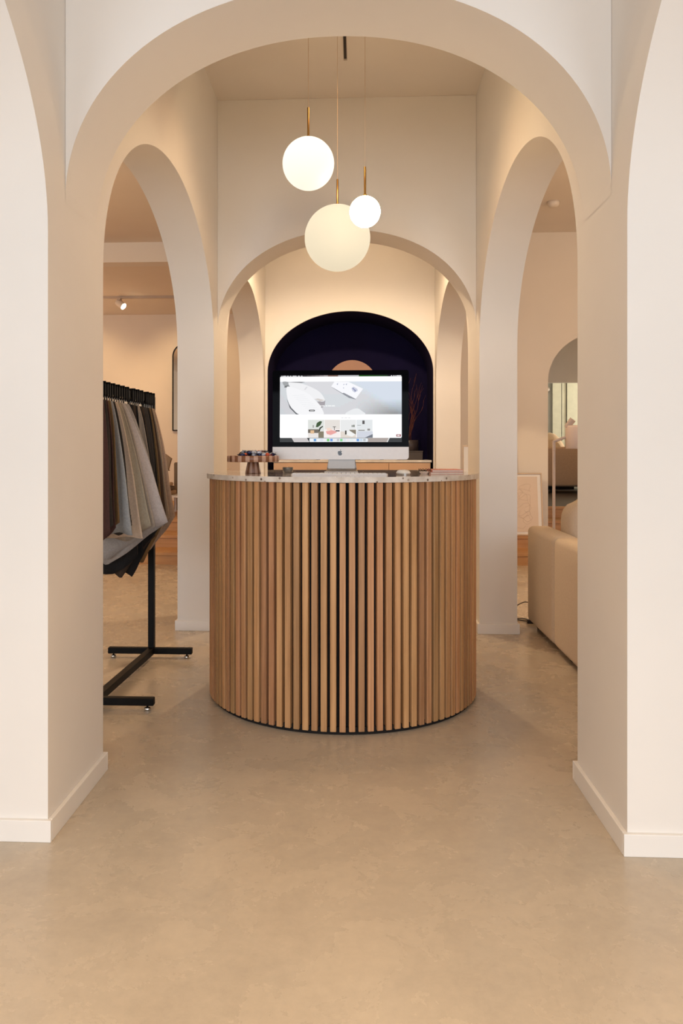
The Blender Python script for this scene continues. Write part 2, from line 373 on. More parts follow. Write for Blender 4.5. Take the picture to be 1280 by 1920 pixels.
# outer walls
plane_box('wall_left_outer', -5.3, -5.2, -4.0, 8.5, 0, 3.6, M['plaster_room'])
plane_box('wall_right_outer', 5.2, 5.3, -4.0, 8.5, 0, 3.6, M['plaster_room'])
plane_box('wall_left_beam', -5.2, -WO, 8.5, 8.7, 3.24, 3.46, M['plaster'])
plane_box('wall_left_upper', -6.0, -1.1, 11.8, 11.92, 0.37, 3.24, M['plaster_room'])
plane_box('wall_left_upper', -6.1, -6.0, 8.5, 11.92, 0.0, 3.34, M['plaster_room'])
plane_box('wall_left_upper', -1.10, -1.0, 8.5, 11.92, 0.0, 3.34, M['plaster_room'])
# right room end wall with its arch opening
def end_prof(u):
    a = .56; return 1.90 + .52*math.sqrt(max(0, 1-(u/a)**2))
arched_wall('wall_right_end', 'X', 8.50, 8.62, WO, 5.2, 3.52, [(2.697, 0.56, end_prof, True)], M['plaster_room'], z0=0.245)
plane_box('wall_right_upper', 1.1, 1.2, 8.62, 17.2, 0.0, 3.1, M['plaster_room'])
plane_box('wall_right_upper', 6.5, 6.6, 8.62, 17.2, 0.0, 3.1, M['plaster_room'])
# header over the opening to the curtained space, and wall beside it
plane_box('wall_right_header', 1.2, 6.5, 13.0, 13.1, 2.27, 3.1, M['plaster_room'])
plane_box('wall_right_header', 1.2, 3.0, 13.0, 13.1, 0.5, 2.27, M['plaster_room'])
plane_box('wall_grey', 1.2, 3.85, 14.6, 14.7, 0.5, 3.05, M['paint_grey'])
plane_box('wall_far', 1.2, 6.5, 17.2, 17.3, 0.5, 3.05, M['plaster_room'])
# facade with shop windows, behind the camera
plane_box('wall_front', -5.3, 5.3, -4.1, -4.0, 0, 0.3, M['plaster_room'])
plane_box('wall_front', -5.3, 5.3, -4.1, -4.0, 3.1, 3.6, M['plaster_room'])
for i, (a_, b_) in enumerate(((-5.3, -4.4), (-1.8, -1.3), (1.3, 1.8), (4.4, 5.3))):
    plane_box('wall_front', a_, b_, -4.1, -4.0, 0.3, 3.1, M['plaster_room'])
for i, xc in enumerate((-3.1, 0, 3.1)):
    b = MB(); b.box(xc-1.3, xc+1.3, -4.07, -4.03, .3, .35); b.box(xc-1.3, xc+1.3, -4.07, -4.03, 3.05, 3.1)
    b.box(xc-1.3, xc-1.25, -4.07, -4.03, .35, 3.05); b.box(xc+1.25, xc+1.3, -4.07, -4.03, .35, 3.05)
    struct(b.build('window_%d' % (i+1), M['black_metal']))

# baseboards round the piers
BH = 0.064; BT = 0.014
def skirt(name, x0, x1, y0, y1):
    b = MB()
    b.box(x0-BT, x1+BT, y0-BT, y0, 0, BH); b.box(x0-BT, x1+BT, y1, y1+BT, 0, BH)
    b.box(x0-BT, x0, y0, y1, 0, BH); b.box(x1, x1+BT, y0, y1, 0, BH)
    struct(b.build(name, M['skirting'], bevel=0.002))
for s, nm in ((-1, 'baseboard_left'), (1, 'baseboard_right')):
    for i in range(3):
        ya = cents[0]+A+(i-1)*PER; yb = ya + (PER-2*A)
        x0, x1 = (-WO, -W) if s < 0 else (W, WO)
        skirt(nm, x0, x1, ya, yb)

# ------------------------------------------------------------------ wooden steps
def steps(x0, x1, ys, zs, yend, label):
    t = thing('wooden_steps', label, 'steps', (0, 0, 0))
    prev = 0.0
    for i, (y, z) in enumerate(zip(ys, zs)):
        b = MB(); b.box(x0, x1, y+.012, y+.03, prev, z-.03); b.build('riser', M['step_oak'], t)
        b = MB(); ye = ys[i+1]+.03 if i+1 < len(ys) else yend
        b.box(x0, x1, y, ye, z-.03, z); b.build('tread', M['step_oak'], t, bevel=.004)
        prev = z
    return t
steps(-5.2, -WO-.02, [7.73, 8.14, 8.60], [.122, .25, .376], 8.75, 'broad oak steps rising to the upper level in left room')
t = steps(WO+.02, 5.2, [7.83, 8.25], [.122, .25], 8.66, 'broad oak steps below the leaning line drawing')
t = steps(2.137+.01, 3.257-.01, [8.66, 9.10], [.375, .50], 9.2, 'narrow oak steps climbing through the arched doorway on right')

# ------------------------------------------------------------------ reception counter
CX, CY, RS = 0.0, 3.771, 0.638
ct = thing('reception_counter', 'round reception counter clad in vertical oak slats with speckled stone top', 'counter', (CX, CY, 0))
OPEN = R(38)                                       # half angle of the staff opening at the back
def cnt_pts(r, n=120):
    a0 = math.pi/2+OPEN; a1 = math.pi/2+2*math.pi-OPEN
    return [(r*math.cos(a0+(a1-a0)*i/n), r*math.sin(a0+(a1-a0)*i/n)) for i in range(n+1)]
b = MB(); ro = cnt_pts(RS-.034); ri = cnt_pts(RS-.06)
b.prism(ro+ri[::-1], 0.03, 1.0225)
b2 = MB()
def cshell(r0, r1, z0, z1):
    m_ = MB(); po = cnt_pts(r1); pi = cnt_pts(r0); n = len(po)
    m_.grid([[(*p, z0) for p in po], [(*p, z1) for p in po]], 0, True)
    m_.grid([[(*p, z0) for p in pi], [(*p, z1) for p in pi]], 0, True)
    m_.grid([[(*p, z1) for p in po], [(*p, z1) for p in pi]], 0, False)
    m_.grid([[(*p, z0) for p in po], [(*p, z0) for p in pi]], 0, False)
    for k in (0, -1): m_.face([(*po[k], z0), (*pi[k], z0), (*pi[k], z1), (*po[k], z1)])
    return m_
part_label(cshell(RS-.06, RS-.028, 0.03, 1.0225).build('curved_panel', M['black_core'], ct), 'black curved backing behind slats')
part_label(cshell(RS-.06, RS-.014, 0.0, 0.03).build('plinth', M['black_core'], ct), 'black recessed plinth')
# top: disc cut straight at the back
RT = 0.651; yc = 0.50
ac = math.asin(yc/RT)
poly = [(RT*math.cos(a), RT*math.sin(a)) for a in [math.pi-ac + (math.pi+2*ac)*i/140 for i in range(141)]]
b = MB(); n = len(poly)
b.face([(x, y, 1.046) for x, y in poly]); b.face([(x, y, 1.0235) for x, y in poly][::-1])
b.grid([[(x, y, 1.0235) for x, y in poly], [(x, y, 1.046) for x, y in poly]], 1, True)
b.face([(*poly[-1], 1.0235), (*poly[0], 1.0235), (*poly[0], 1.046), (*poly[-1], 1.046)], 1)
part_label(b.build('countertop', [M['terrazzo'], M['terrazzo_edge']], ct), 'polished cream speckled stone top')
# slats
sm = MB(); sm.box(RS-.028, RS, -.01245, .01245, 0.015, 1.0225)
slat0 = sm.build('slat', M['oak'], ct, bevel=.0015, seg=1)
NS = 104; first = True
for i in range(NS):
    a = 2*math.pi*(i+.35)/NS
    d = abs(((a-math.pi/2+math.pi) % (2*math.pi))-math.pi)
    if d < OPEN+.02: continue
    if first: o = slat0; first = False
    else: o = slat0.copy(); C.objects.link(o); o.parent = ct
    o.rotation_euler = (0, 0, a); o.location = (0, 0, random.uniform(-.0008, .0008))

TZ = 1.046
# ------------------------------------------------------------------ computer
comp = thing('desktop_computer', 'silver all-in-one computer showing a furniture web page, facing front on counter', 'computer', (-0.008, 3.74, TZ), 0)
K = 3.715/1454.4          # metres per photo pixel at the screen
def sx(px): return (px-638.3)*K
def sz(py): return (858.8-py)*K + 0.064
tilt = R(0)
XL, XR = -.327, .327
def rrect(x0, x1, z0, z1, r, corners=(1, 1, 1, 1), n=6):
    pts = []
    for (cx_, cz_, a0, on) in ((x1-r, z0+r, -90, corners[0]), (x1-r, z1-r, 0, corners[1]), (x0+r, z1-r, 90, corners[2]), (x0+r, z0+r, 180, corners[3])):
        if on:
            for k in range(n+1):
                a = R(a0+90*k/n); pts.append((cx_+r*math.cos(a), cz_+r*math.sin(a)))
        else:
            pts.append((cx_+(r if a0 in (-90, 0) else -r), cz_+(r if a0 in (0, 90) else -r)))
    return pts
fy = lambda y: (lambda u, v, h: (u, y+h, v))
top_ = sz(691); bot = sz(858.8); chin = sz(835.2)
b = MB(); b.prism(rrect(XL, XR, chin, top_, .012, (0, 1, 1, 0)), 0, .008, fn=fy(-.012))
gfr = part_label(b.build('glass_front', M['glass_black'], comp), 'black glass bezel')
b = MB(); b.prism(rrect(XL, XR, bot, chin, .013, (1, 0, 0, 1)), 0, .010, fn=fy(-.013))
chn = b.build('chin', M['alu_chin'], comp)
b = MB()                                             # bulged rear shell
rows = []
for k in range(7):
    f_ = k/6; d = .03*math.sin(f_*math.pi/2); sc_ = 1-.72*(1-math.cos(f_*math.pi/2))
    xm, zm = 0, (bot+top_)/2
    rows.append([(xm+(u-xm)*sc_, -.004+d, zm+(v-zm)*sc_) for u, v in rrect(XL, XR, bot, top_, .013)])
b.grid(rows, 0, True, True); b.face(rows[-1]); b.face(rows[0])
b.build('rear_shell', M['alu'], comp)
# stand: bent sheet
b = MB(); prof = [(.045, .22), (.046, .12), (.052, .07), (.060, .035), (.060, .016), (.05, .006), (.03, .004), (-.06, .004), (-.115, .004)]
hw = [.052, .056, .064, .070, .073, .075, .076, .078, .079]
th_ = .004
f0 = [[(-h, y, z), (h, y, z)] for (y, z), h in zip(prof, hw)]
f1 = [[(-h, y-th_ if z > .01 else y, z+(0 if z > .01 else th_)), (h, y-th_ if z > .01 else y, z+(0 if z > .01 else th_))] for (y, z), h in zip(prof, hw)]
b.grid(f0, 0, True); b.grid(f1, 0, True)
for k in (0, 1): b.grid([[f0[i][k], f1[i][k]] for i in range(len(prof))], 0, False)
b.face([f0[-1][0], f0[-1][1], f1[-1][1], f1[-1][0]])
# front face of the stand as seen: upright plate
b.face([(-.0635, .002, .0642), (.0635, .002, .0642), (.0645, -.004, .02), (-.0645, -.004, .02)])
b.grid([[(-.0645, -.004, .02), (.0645, -.004, .02)], [(-.066, -.012, .011), (.066, -.012, .011)], [(-.068, -.03, .0081), (.068, -.03, .0081)]], 0, True)
b.build('stand', M['alu'], comp, loc=(sx(640.5)-sx(638.3), 0, 0))
# logo: apple outline
def logo():
    o = [(0, -.46), (.12, -.5), (.26, -.44), (.38, -.27), (.44, -.1), (.33, -.02), (.27, .10), (.29, .24), (.40, .33), (.30, .42), (.15, .44), (.0, .38),
         (-.15, .44), (-.30, .41), (-.42, .28), (-.45, .08), (-.42, -.12), (-.33, -.33), (-.2, -.48), (-.1, -.49)]
    leaf = [(.0, .48), (.02, .60), (.12, .72), (.20, .74), (.19, .62), (.11, .51)]
    return o, leaf
M['logo'] = mat('logo_black', (0.02, 0.02, 0.025, 1), 0.25, var=.05)
b = MB(); o_, lf_ = logo(); s_ = 9.2*K
zc = (sz(846.8))
b.prism([(u*s_, zc+v*s_) for u, v in o_], 0, .0006, fn=fy(-.0138)); b.prism([(u*s_, zc+v*s_) for u, v in lf_], 0, .0006, fn=fy(-.0138))
part_label(b.build('logo', M['logo'], chn, loc=(sx(637.6)-0, 0, 0)), 'black apple-shaped emblem')

# screen picture: flat coloured pieces that glow
scr_cols = {}
def em(hexrgb, s=1.0):
    key = tuple(hexrgb)+(s,)
    if key not in scr_cols:
        c = rgb(*hexrgb)
        m_ = mat('screen_light_%d' % len(scr_cols), (0.0, 0.0, 0.0, 1), 0.5, var=0, emit=c, estr=s, spec=0.0)
        scr_cols[key] = m_
    return scr_cols[key]
scr = {'mb': MB(), 'mats': [], 'n': 0}
def mi_(c, s=1.0):
    m_ = em(c, s)
    if m_ not in scr['mats']: scr['mats'].append(m_)
    return scr['mats'].index(m_)
def sp(pts, c, lay, s=1.0):
    y = -.0124-.00012*lay
    scr['mb'].face([(sx(px), y, sz(py)) for px, py in pts], mi_(c, s))
def sr(x0, y0, x1, y1, c, lay, s=1.0): sp([(x0, y0), (x1, y0), (x1, y1), (x0, y1)], c, lay, s)
DX0, DX1, DY0, DY1 = 524, 753.4, 700.2, 826.2
def grad(x0, y0, x1, y1, ca, cb, lay, n=10, vert=False):
    for i in range(n):
        f_ = (i+.5)/n; c = tuple(ca[k]+(cb[k]-ca[k])*f_ for k in range(3))
        if vert: sr(x0, y0+(y1-y0)*i/n, x1, y0+(y1-y0)*(i+1)/n, c, lay)
        else: sr(x0+(x1-x0)*i/n, y0, x0+(x1-x0)*(i+1)/n, y1, c, lay)
sr(DX0, DY0, DX1, DY1, (70, 72, 74), 0)
grad(DX0+44, DY0, 615, 703, (60, 58, 60), (170, 160, 160), 1, 6); sr(615, DY0, 634, 703, (120, 95, 85), 1); sr(634, DY0, 673, 703, (175, 175, 178), 1)
grad(673, DY0, 727, 703, (40, 90, 35), (50, 70, 50), 1, 5); sr(727, DY0, DX1, 703, (40, 40, 42), 1); sr(DX0, DY0, DX0+44, 703, (35, 35, 38), 1)
for x0, x1 in ((527, 529), (530, 536), (537.5, 541), (543, 546), (548, 556), (558, 562), (564, 567), (733, 735), (737, 738.6), (740, 741.6), (743, 752)):
    sr(x0, 700.9, x1, 702.3, (225, 225, 228), 2)
# desktop picture strip at the bottom
sp([(546, 818), (575, 818), (580, 826.2), (551, 826.2)], (205, 200, 200), 1)
sp([(690, 818), (731, 818), (727, 826.2), (690, 826.2)], (175, 165, 160), 1); sp([(731, 818), (729, 818), (725, 826.2), (727, 826.2)], (225, 225, 225), 2)
# browser window
sp([(525.6, 702.8), (752.6, 702.8), (753.2, 704.4), (753.2, 816.6), (752, 818.2), (524.8, 818.2), (523.9, 816.6), (524.6, 704.4)], (254, 254, 255), 3, 1.08)
# banner photo
by0, by1 = 712.2, 774
NI, NJ = 64, 18
for i in range(NI):
    f0_ = (i+.5)/NI; x0 = 524.6+(753.2-524.6)*i/NI; x1 = 524.6+(753.2-524.6)*(i+1)/NI
    for j in range(NJ):
        g = (j+.5)/NJ
        base = 212+9*math.sin(f0_*3.0+.3) - 5*g
        c = [base-1, base+1, base+5]
        k = min(1, max(0, (f0_-.52-.42*g)/.10)); c = [c[0]+(214-c[0])*k, c[1]+(224-c[1])*k, c[2]+(235-c[2])*k]
        q = min(1, max(0, (g-.55)/.45))*min(1, max(0, (f0_-.62)/.34)); c = [c[0]-62*q, c[1]-64*q, c[2]-68*q]
        c = [4*round(v/4) for v in c]
        sr(x0, by0+(by1-by0)*j/NJ, x1, by0+(by1-by0)*(j+1)/NJ, c, 4)
def spl(pts, n=6):
    out = []
    k = len(pts)
    for i in range(k):
        p0, p1, p2, p3 = [Vector(pts[(i+d) % k]) for d in (-1, 0, 1, 2)]
        for j in range(n):
            t_ = j/n
            out.append(tuple(0.5*((2*p1)+(-p0+p2)*t_+(2*p0-5*p1+4*p2-p3)*t_*t_+(-p0+3*p1-3*p2+p3)*t_**3)))
    return out
sp(spl([(529, 713), (540, 713), (543, 722), (536, 724)]), (165, 168, 170), 5)
sp([(532, 723), (538, 723.5), (543, 722), (540, 719), (534, 720)], (120, 122, 124), 6)
# shadow between the cushions and cushions themselves
sp([(594, 750), (610, 748), (609, 758), (603, 762)], (170, 165, 170), 5)
sp([(537, 744), (546, 762), (560, 774), (555, 774), (543, 762)], (110, 112, 116), 5)
cu = [(541, 713), (556, 713.5), (575, 719), (594, 728), (604, 737), (609, 748), (600, 749.5), (588, 744), (572, 733), (552, 726), (543, 721)]
sp(spl(cu, 4), (242, 242, 244), 6)
sp([(590, 745), (600, 749.5), (609, 747.4), (604, 746), (596, 744)], (215, 208, 204), 7)
sp([(570, 727), (574, 722), (577, 722), (572, 728)], (222, 222, 226), 7)
cu = [(536.5, 724), (545, 722), (560, 727), (578, 735), (590, 746), (600, 757), (607, 771), (604, 774), (585, 774), (561, 774), (548, 763), (540, 750)]
sp(spl(cu, 4), (247, 247, 249), 8)
for k in range(9):
    x0 = 548+k*3.5; y0 = 738+k*3.4
    sp([(x0, y0), (x0+22, y0-1.2), (x0+22, y0-.5), (x0, y0+.8)], (236, 237, 240), 9)
sp([(536, 713), (562, 712.4), (572, 713), (565, 714.6)], (140, 140, 142), 7)
# booklet
sp([(620.5, 722), (655, 743.4), (667, 746), (668, 744)], (150, 152, 160), 5)
sp([(627, 712.5), (654, 713), (681, 726), (667, 745), (645, 733.5), (642, 734), (621, 721.5)], (250, 250, 254), 6)
for p in [[(631, 717), (634, 715), (633.4, 719)], [(643, 719), (645, 716.5), (646.5, 718)], [(648, 717), (651, 716), (650, 719.5)], [(643, 724), (645, 723), (645, 726)]]:
    sp(p, (180, 185, 205), 7)
sp([(659, 725), (663, 722), (670, 726), (671, 730), (665, 733), (661, 730)], (205, 208, 224), 7)
sp([(660.5, 725), (662.5, 724), (665, 727), (668, 729), (666, 732), (664, 728.5)], (150, 155, 185), 8)
sp(spl([(648, 774), (660, 765), (671, 763), (679, 768), (684, 774)], 4)[:20], (236, 238, 240), 6)
# caption dashes (illegible at this size) and button
for x0, x1 in ((600, 603), (604, 609), (610.5, 614), (615, 621), (622, 628)):
    sr(x0, 757.2, x1, 758.9, (252, 252, 252), 10)
sp(rrect(579, 590.4, 765.2, 768.4, 1.5, n=4), (62, 62, 66), 10); sr(581, 766.3, 588.6, 767.3, (225, 225, 225), 11)
for x0, x1 in ((640, 644), (646, 651), (653, 657)): sr(x0, 780.2, x1, 781.2, (215, 215, 218), 5)
# four thumbnails
tx = [577.3, 608.6, 638.3, 668.6, 699.3]
ty0, ty1 = 784.2, 818
def th(i, f_): return tx[i]+(tx[i+1]-tx[i]-.7)*f_
sr(th(0,0), ty0, th(0,1), 805, (225, 228, 224), 5); sr(th(0,0), 805, th(0,1), ty1, (236, 230, 226), 5)
sr(th(0,.0), 802, th(0,.68), 809, (120, 112, 102), 6); sr(th(0,.15), 804, th(0,.38), 810, (228, 190, 150), 7)
sp([(592, 798), (594, 790), (600, 786.5), (604, 787.5), (601, 794), (596, 798)], (72, 92, 66), 7)
sp([(597, 808), (599, 799), (605, 795.5), (606, 797), (601, 801), (599, 808)], (60, 66, 56), 7)
sr(597, 806, 607, 818, (138, 130, 112), 8); sr(586, 794, 588.5, 799, (165, 165, 162), 6)
sr(th(1,0), ty0, th(1,1), 802, (232, 226, 220), 5); sr(th(1,0), 802, th(1,1), ty1, (248, 240, 238), 5)
sp([(611, 806), (618, 803), (628, 805), (632, 808), (620, 813), (613, 811)], (236, 170, 165), 6)
sp([(612, 800), (618, 799), (624, 803), (614, 806)], (246, 220, 205), 7); sr(624, 797, 630, 798, (70, 65, 65), 7); sr(626.5, 798, 627.5, 804, (70, 65, 65), 7); sr(629, 804, 637, 806, (70, 60, 62), 7)
sr(th(2,0), ty0, th(2,1), 806, (235, 236, 236), 5); sr(th(2,0), 806, th(2,1), ty1, (228, 218, 208), 5)
sp([(646, 806), (656, 805), (667, 812), (660, 816), (647, 812)], (245, 245, 243), 7); sr(647, 804.5, 650, 812, (72, 68, 62), 8)
sp([(655, 803), (667.5, 803), (667.5, 812), (656, 806)], (140, 132, 118), 6); sr(659.5, 794, 661.4, 798, (130, 135, 130), 6); sr(662.5, 793.6, 665, 798, (115, 120, 112), 6)
sr(th(3,0), ty0, th(3,1), 806, (230, 234, 236), 5); sp([(669, 806), (699, 806), (699, 812), (684, 818), (669, 818)], (212, 216, 226), 5); sp([(699, 811), (699, 818), (684, 818)], (120, 125, 135), 6)
sr(679.5, 785.6, 683.8, 792.4, (95, 92, 92), 6); sr(672, 803.2, 684, 805, (150, 148, 145), 6); sr(689, 801, 694, 804.6, (150, 148, 146), 6); sr(670, 794.2, 677, 794.8, (120, 120, 120), 6)
# badge and dock
sr(743, 811.6, 751.6, 816, (150, 80, 85), 6); sr(744.6, 812.6, 749.6, 815, (238, 228, 228), 7)
sp(rrect(580, 690, 818.9, 826.0, 1.5, n=3), (232, 238, 242), 6)
dc = [(240, 245, 250), (110, 160, 215), (240, 243, 248), (225, 228, 240), (240, 240, 240), (130, 205, 130), (120, 160, 225), (235, 235, 238), (200, 200, 205), (140, 215, 150), (225, 230, 235), (238, 232, 236), (230, 240, 238), (240, 240, 244), (120, 165, 225), (200, 215, 232), (190, 195, 200)]
for i, c in enumerate(dc): sr(582+i*6.2, 820, 586.6+i*6.2, 824.8, c, 7)
img = scr['mb'].build('screen', scr['mats'], gfr)
part_label(img, 'glowing screen with furniture web page')

# keyboard, mouse
kb = thing('keyboard', 'slim white keyboard lying in front of the computer', 'keyboard', (-0.005, 3.40, TZ), R(.5))
b = MB(); b.prism(rrect(-.209, .209, -.057, .057, .008), 0, .006); b.build('base', M['alu_chin'], kb)
b = MB()
for r in range(6):
    for c in range(21):
        if r == 5 and c in (4, 5, 6, 7, 8): continue
        x0 = -.203+c*.0194; y0 = .050-r*.0178
        b.box(x0, x0+.0165, y0-.015, y0, .006, .0085)
b.box(-.203+4*.0194, -.203+9*.0194-.003, .05-5*.0178-.015, .05-5*.0178, .006, .0085)
k_ = b.build('keys', M['white_plastic'], kb); k_['kind'] = 'stuff'
ms = thing('mouse', 'white oval computer mouse to the right of keyboard', 'mouse', (0.277, 3.455, TZ), R(8))
b = MB(); rows = []
for k in range(7):
    f_ = k/6; a = f_*math.pi/2
    rows.append([(.031*math.cos(a)**.6*math.cos(q*2*math.pi/28), .056*math.cos(a)**.6*math.sin(q*2*math.pi/28), .006+.016*math.sin(a)) for q in range(28)])
b.grid(rows, 0, True, True); b.build('shell', M['white_plastic'], ms)
b = MB(); b.prism([(.029*math.cos(q*2*math.pi/28), .054*math.sin(q*2*math.pi/28)) for q in range(28)], 0, .006); b.build('base', M['alu'], ms)

# ------------------------------------------------------------------ striped stand with sweets
cs = thing('cake_stand', 'round pedestal stand in striped brown and pink wood on counter left', 'stand', (-0.378, 3.64, TZ))
SX = -0.415; cs.location = (SX, 3.62, TZ)
def striped(name, prof, n, parent):
    b = MB()
    for i in range(n):
        b.lathe(prof, 4, mi=i % 2, a0=2*math.pi*i/n, a1=2*math.pi*(i+1)/n)
    return b.build(name, [M['brown_stripe'], M['pink_stripe']], parent)
striped('pedestal', [(0, 0), (.036, 0), (.0365, .003), (.031, .030), (.0255, .0535), (0, .0535)], 16, cs)
striped('plate', [(0, .0535), (.118, .0535), (.1215, .056), (.1215, .080), (.119, .0825), (.112, .0825), (.110, .076), (0, .076)], 40, cs)
wr = {'navy': (0.02, 0.03, 0.09, 1), 'orange': (0.60, 0.10, 0.04, 1), 'silver': (0.42, 0.44, 0.50, 1), 'black': (0.02, 0.015, 0.02, 1)}
wm = {k: mat('wrapper_'+k, v, 0.25, metal=.3, var=.2, vscale=80) for k, v in wr.items()}
def sweet(kind):
    b = MB(); b.lathe([(0, -.012), (.005, -.011), (.0085, -.006), (.0095, 0), (.0085, .006), (.005, .011), (0, .012)], 8)
    bm_pts = [(-.004, 0), (-.012, .012), (-.005, .010), (0, .014), (.005, .010), (.012, .012), (.004, 0)]
    for s in (-1, 1):
        b.face([(x, .002*((i % 2)*2-1), s*(.011+y)) for i, (x, y) in enumerate(bm_pts)])
    o = b.build('wrapped_sweet', wm[kind]); return o
protos = {}
rs = random.Random(3)
for i in range(44):
    kind = rs.choice(['navy', 'navy', 'orange', 'silver', 'silver', 'black'])
    if kind not in protos: o = protos[kind] = sweet(kind)
    else: o = protos[kind].copy(); C.objects.link(o)
    r_ = .094*math.sqrt(rs.random()); a = rs.random()*6.283
    lay = 0 if i < 26 else 1
    if lay: r_ *= .62
    o.location = (SX+r_*math.cos(a), 3.62+r_*math.sin(a), TZ+.0865+lay*.011 + rs.uniform(0, .002))
    o.rotation_euler = (R(90+rs.uniform(-22, 22)), rs.uniform(-.4, .4), rs.uniform(0, 6.28))
    tag(o, {'navy': 'dark blue foil-wrapped sweet in the pile on the striped stand', 'orange': 'orange-red foil-wrapped sweet in the pile on the striped stand',
            'silver': 'pale silver-wrapped sweet in the pile on the striped stand', 'black': 'black-wrapped sweet in the pile on the striped stand'}[kind], 'sweet', 'wrapped sweets on the striped stand')

# glass dish
gl = thing('glass_dish', 'small low smoky glass dish on the counter beside the striped stand', 'dish', (-.262, 3.74, TZ))
b = MB(); b.lathe([(0, 0), (.021, 0), (.0245, .004), (.026, .022), (.0255, .026), (.0235, .026), (.022, .008), (0, .006)], 28)
M['smoky'] = mat('smoky_glass', (0.55, 0.52, 0.45, 1), 0.05, trans=.7, var=.01)
b.build('bowl', M['smoky'], gl)
# booklets
def booklet(name, label, x, y, z, wd, dp, h, rz, cover, group=None):
    t_ = thing(name, label, 'book', (x, y, z), rz, group)
    b = MB(); b.box(-wd/2, wd/2, -dp/2, dp/2, h-.0012, h); b.box(-wd/2, wd/2, -dp/2, dp/2, 0, .0012); b.box(-wd/2, -wd/2+.0012, -dp/2, dp/2, .0012, h-.0012)
    b.build('cover', cover, t_)
    b = MB(); b.box(-wd/2+.0015, wd/2-.002, -dp/2+.002, dp/2-.002, .0013, h-.0013); b.build('pages', M['pages'], t_)
    return t_
M['dusty_cover'] = mat('dusty_pink_cover', (0.58, 0.33, 0.28, 1), 0.45, var=0.08, vscale=14)
booklet('magazine', 'dusty pink magazine lying under the coral one, on the counter', .478, 3.585, TZ, .145, .20, .010, R(-3), M['dusty_cover'])
booklet('magazine', 'coral magazine lying on top of the pink one, on the counter', .475, 3.60, TZ+.0103, .14, .20, .010, R(2), M['red_cover'])
# small geometric wire basket
wb = thing('wire_tray', 'small tapered tray with black zigzag wire rim beside the coral magazine', 'tray', (.378, 3.545, TZ), R(10))
b = MB(); b.lathe([(0, 0), (.016, 0), (.018, .002), (.026, .012), (.0245, .012), (.016, .004), (0, .003)], 6, smooth=False); b.build('bowl', M['pages'], wb)
b = MB()
pts = [(.027*math.cos(k*math.pi/6), .027*math.sin(k*math.pi/6), .013 if k % 2 else .024) for k in range(13)]
b.tube(pts, .0009, 5); b.tube([(.027*math.cos(k*math.pi/6), .027*math.sin(k*math.pi/6), .024 if k % 2 else .013) for k in range(13)], .0009, 5)
part_label(b.build('wire_rim', M['black_metal'], wb), 'black zigzag wire')

# ------------------------------------------------------------------ pendants
def pendant(label, x, y, z, r, stem, colr, s_top, s_bot, power):
    t_ = thing('pendant_lamp', label, 'lamp', (x, y, z), 0, None)
    b = MB(); n = 28
    b.lathe([(r*math.sin(math.pi*k/n), -r*math.cos(math.pi*k/n)) for k in range(n+1)], 48)
    g = b.build('globe', opal('opal_glass', colr, s_top, s_bot, r), t_)
    b = MB(); b.lathe([(0, r-.001), (.0085, r-.002), (.0085, r+.010), (.0062, r+.012), (.0055, r+.013), (.0055, r+stem), (0, r+stem)], 16); b.build('stem', M['brass'], t_)
    b = MB(); b.tube([(0, 0, r+stem), (0, 0, 3.449-z)], .0012, 6); b.build('cord', M['cord'], t_)
    d = bpy.data.lights.new('bulb', 'POINT'); d.energy = power; d.color = (1, .74, .46); d.shadow_soft_size = r
    d.use_shadow = True
    return t_
pendant('middle-sized opal globe pendant hanging highest and furthest left', -.153, 3.583, 2.480, .1195, .140, (1.0, .93, .78, 1), 1.25, 1.0, 0)
pendant('largest opal globe pendant, cream, hanging lowest', -.035, 4.244, 2.315, .1795, .142, (1.0, .86, .62, 1), .92, .80, 0)
pendant('smallest and brightest opal globe pendant in front of largest globe', .109, 3.636, 2.270, .072, .138, (1.0, .74, .44, 1), 60, 58, 0)
# recessed ceiling track
tr = thing('ceiling_track', 'slim dark track running front to back along the ceiling above the counter', 'track light', (.004, 0, 3.45))
b = MB(); b.box(-.011, -.008, 3.0, 4.535, -.012, 0); b.box(.008, .011, 3.0, 4.535, -.012, 0); b.box(-.011, .011, 4.535, 4.55, -.012, 0); b.build('rail', M['track'], tr)
b = MB(); b.box(-.008, .008, 3.0, 4.535, -.006, -.001); part_label(b.build('slot', M['rim_dark'], tr), 'dark slot')

# ------------------------------------------------------------------ niche: cabinet and its things
cb = thing('drawer_cabinet', 'low peach drawer cabinet with pale stone top in the navy niche', 'cabinet', (0.010, 7.76, 0))
b = MB(); b.box(-.775, .795, .02, .58, .08, 1.03); b.box(-.74, .76, .06, .58, 0, .08); b.build('body', M['cab'], cb)
b = MB(); b.box(-.79, .805, -.005, .60, 1.032, 1.056); b.build('stone_top', M['cab_top'], cb, bevel=.002)
xs = [-.775, -.13, .315, .795]
xs = [-.775, -.145, .38, .795]
for i in range(3):
    for (z0, z1) in ((.84, 1.028), (.46, .835), (.085, .455)):
        b = MB(); b.box(xs[i]+.002, xs[i+1]-.002, 0, .019, z0+.002, z1-.002); b.build('drawer', M['cab'], cb, bevel=.0015)
ZT = 1.056
dk = thing('wall_disc', 'round peach disc on the navy niche wall above the computer', 'wall decoration', (.021, 8.36, 1.853))
b = MB(); b.prism([(.271*math.cos(q*2*math.pi/64), .271*math.sin(q*2*math.pi/64)) for q in range(64)], 0, .016, fn=lambda u, v, h: (u, h, v)); b.build('panel', M['peach'], dk)
bx = thing('storage_box', 'dark grey flat box under the twig vase on the cabinet', 'box', (.615, 8.0, ZT))
b = MB(); b.box(-.125, .125, -.09, .09, 0, .078); b.build('base', M['grey_box'], bx, bevel=.003)
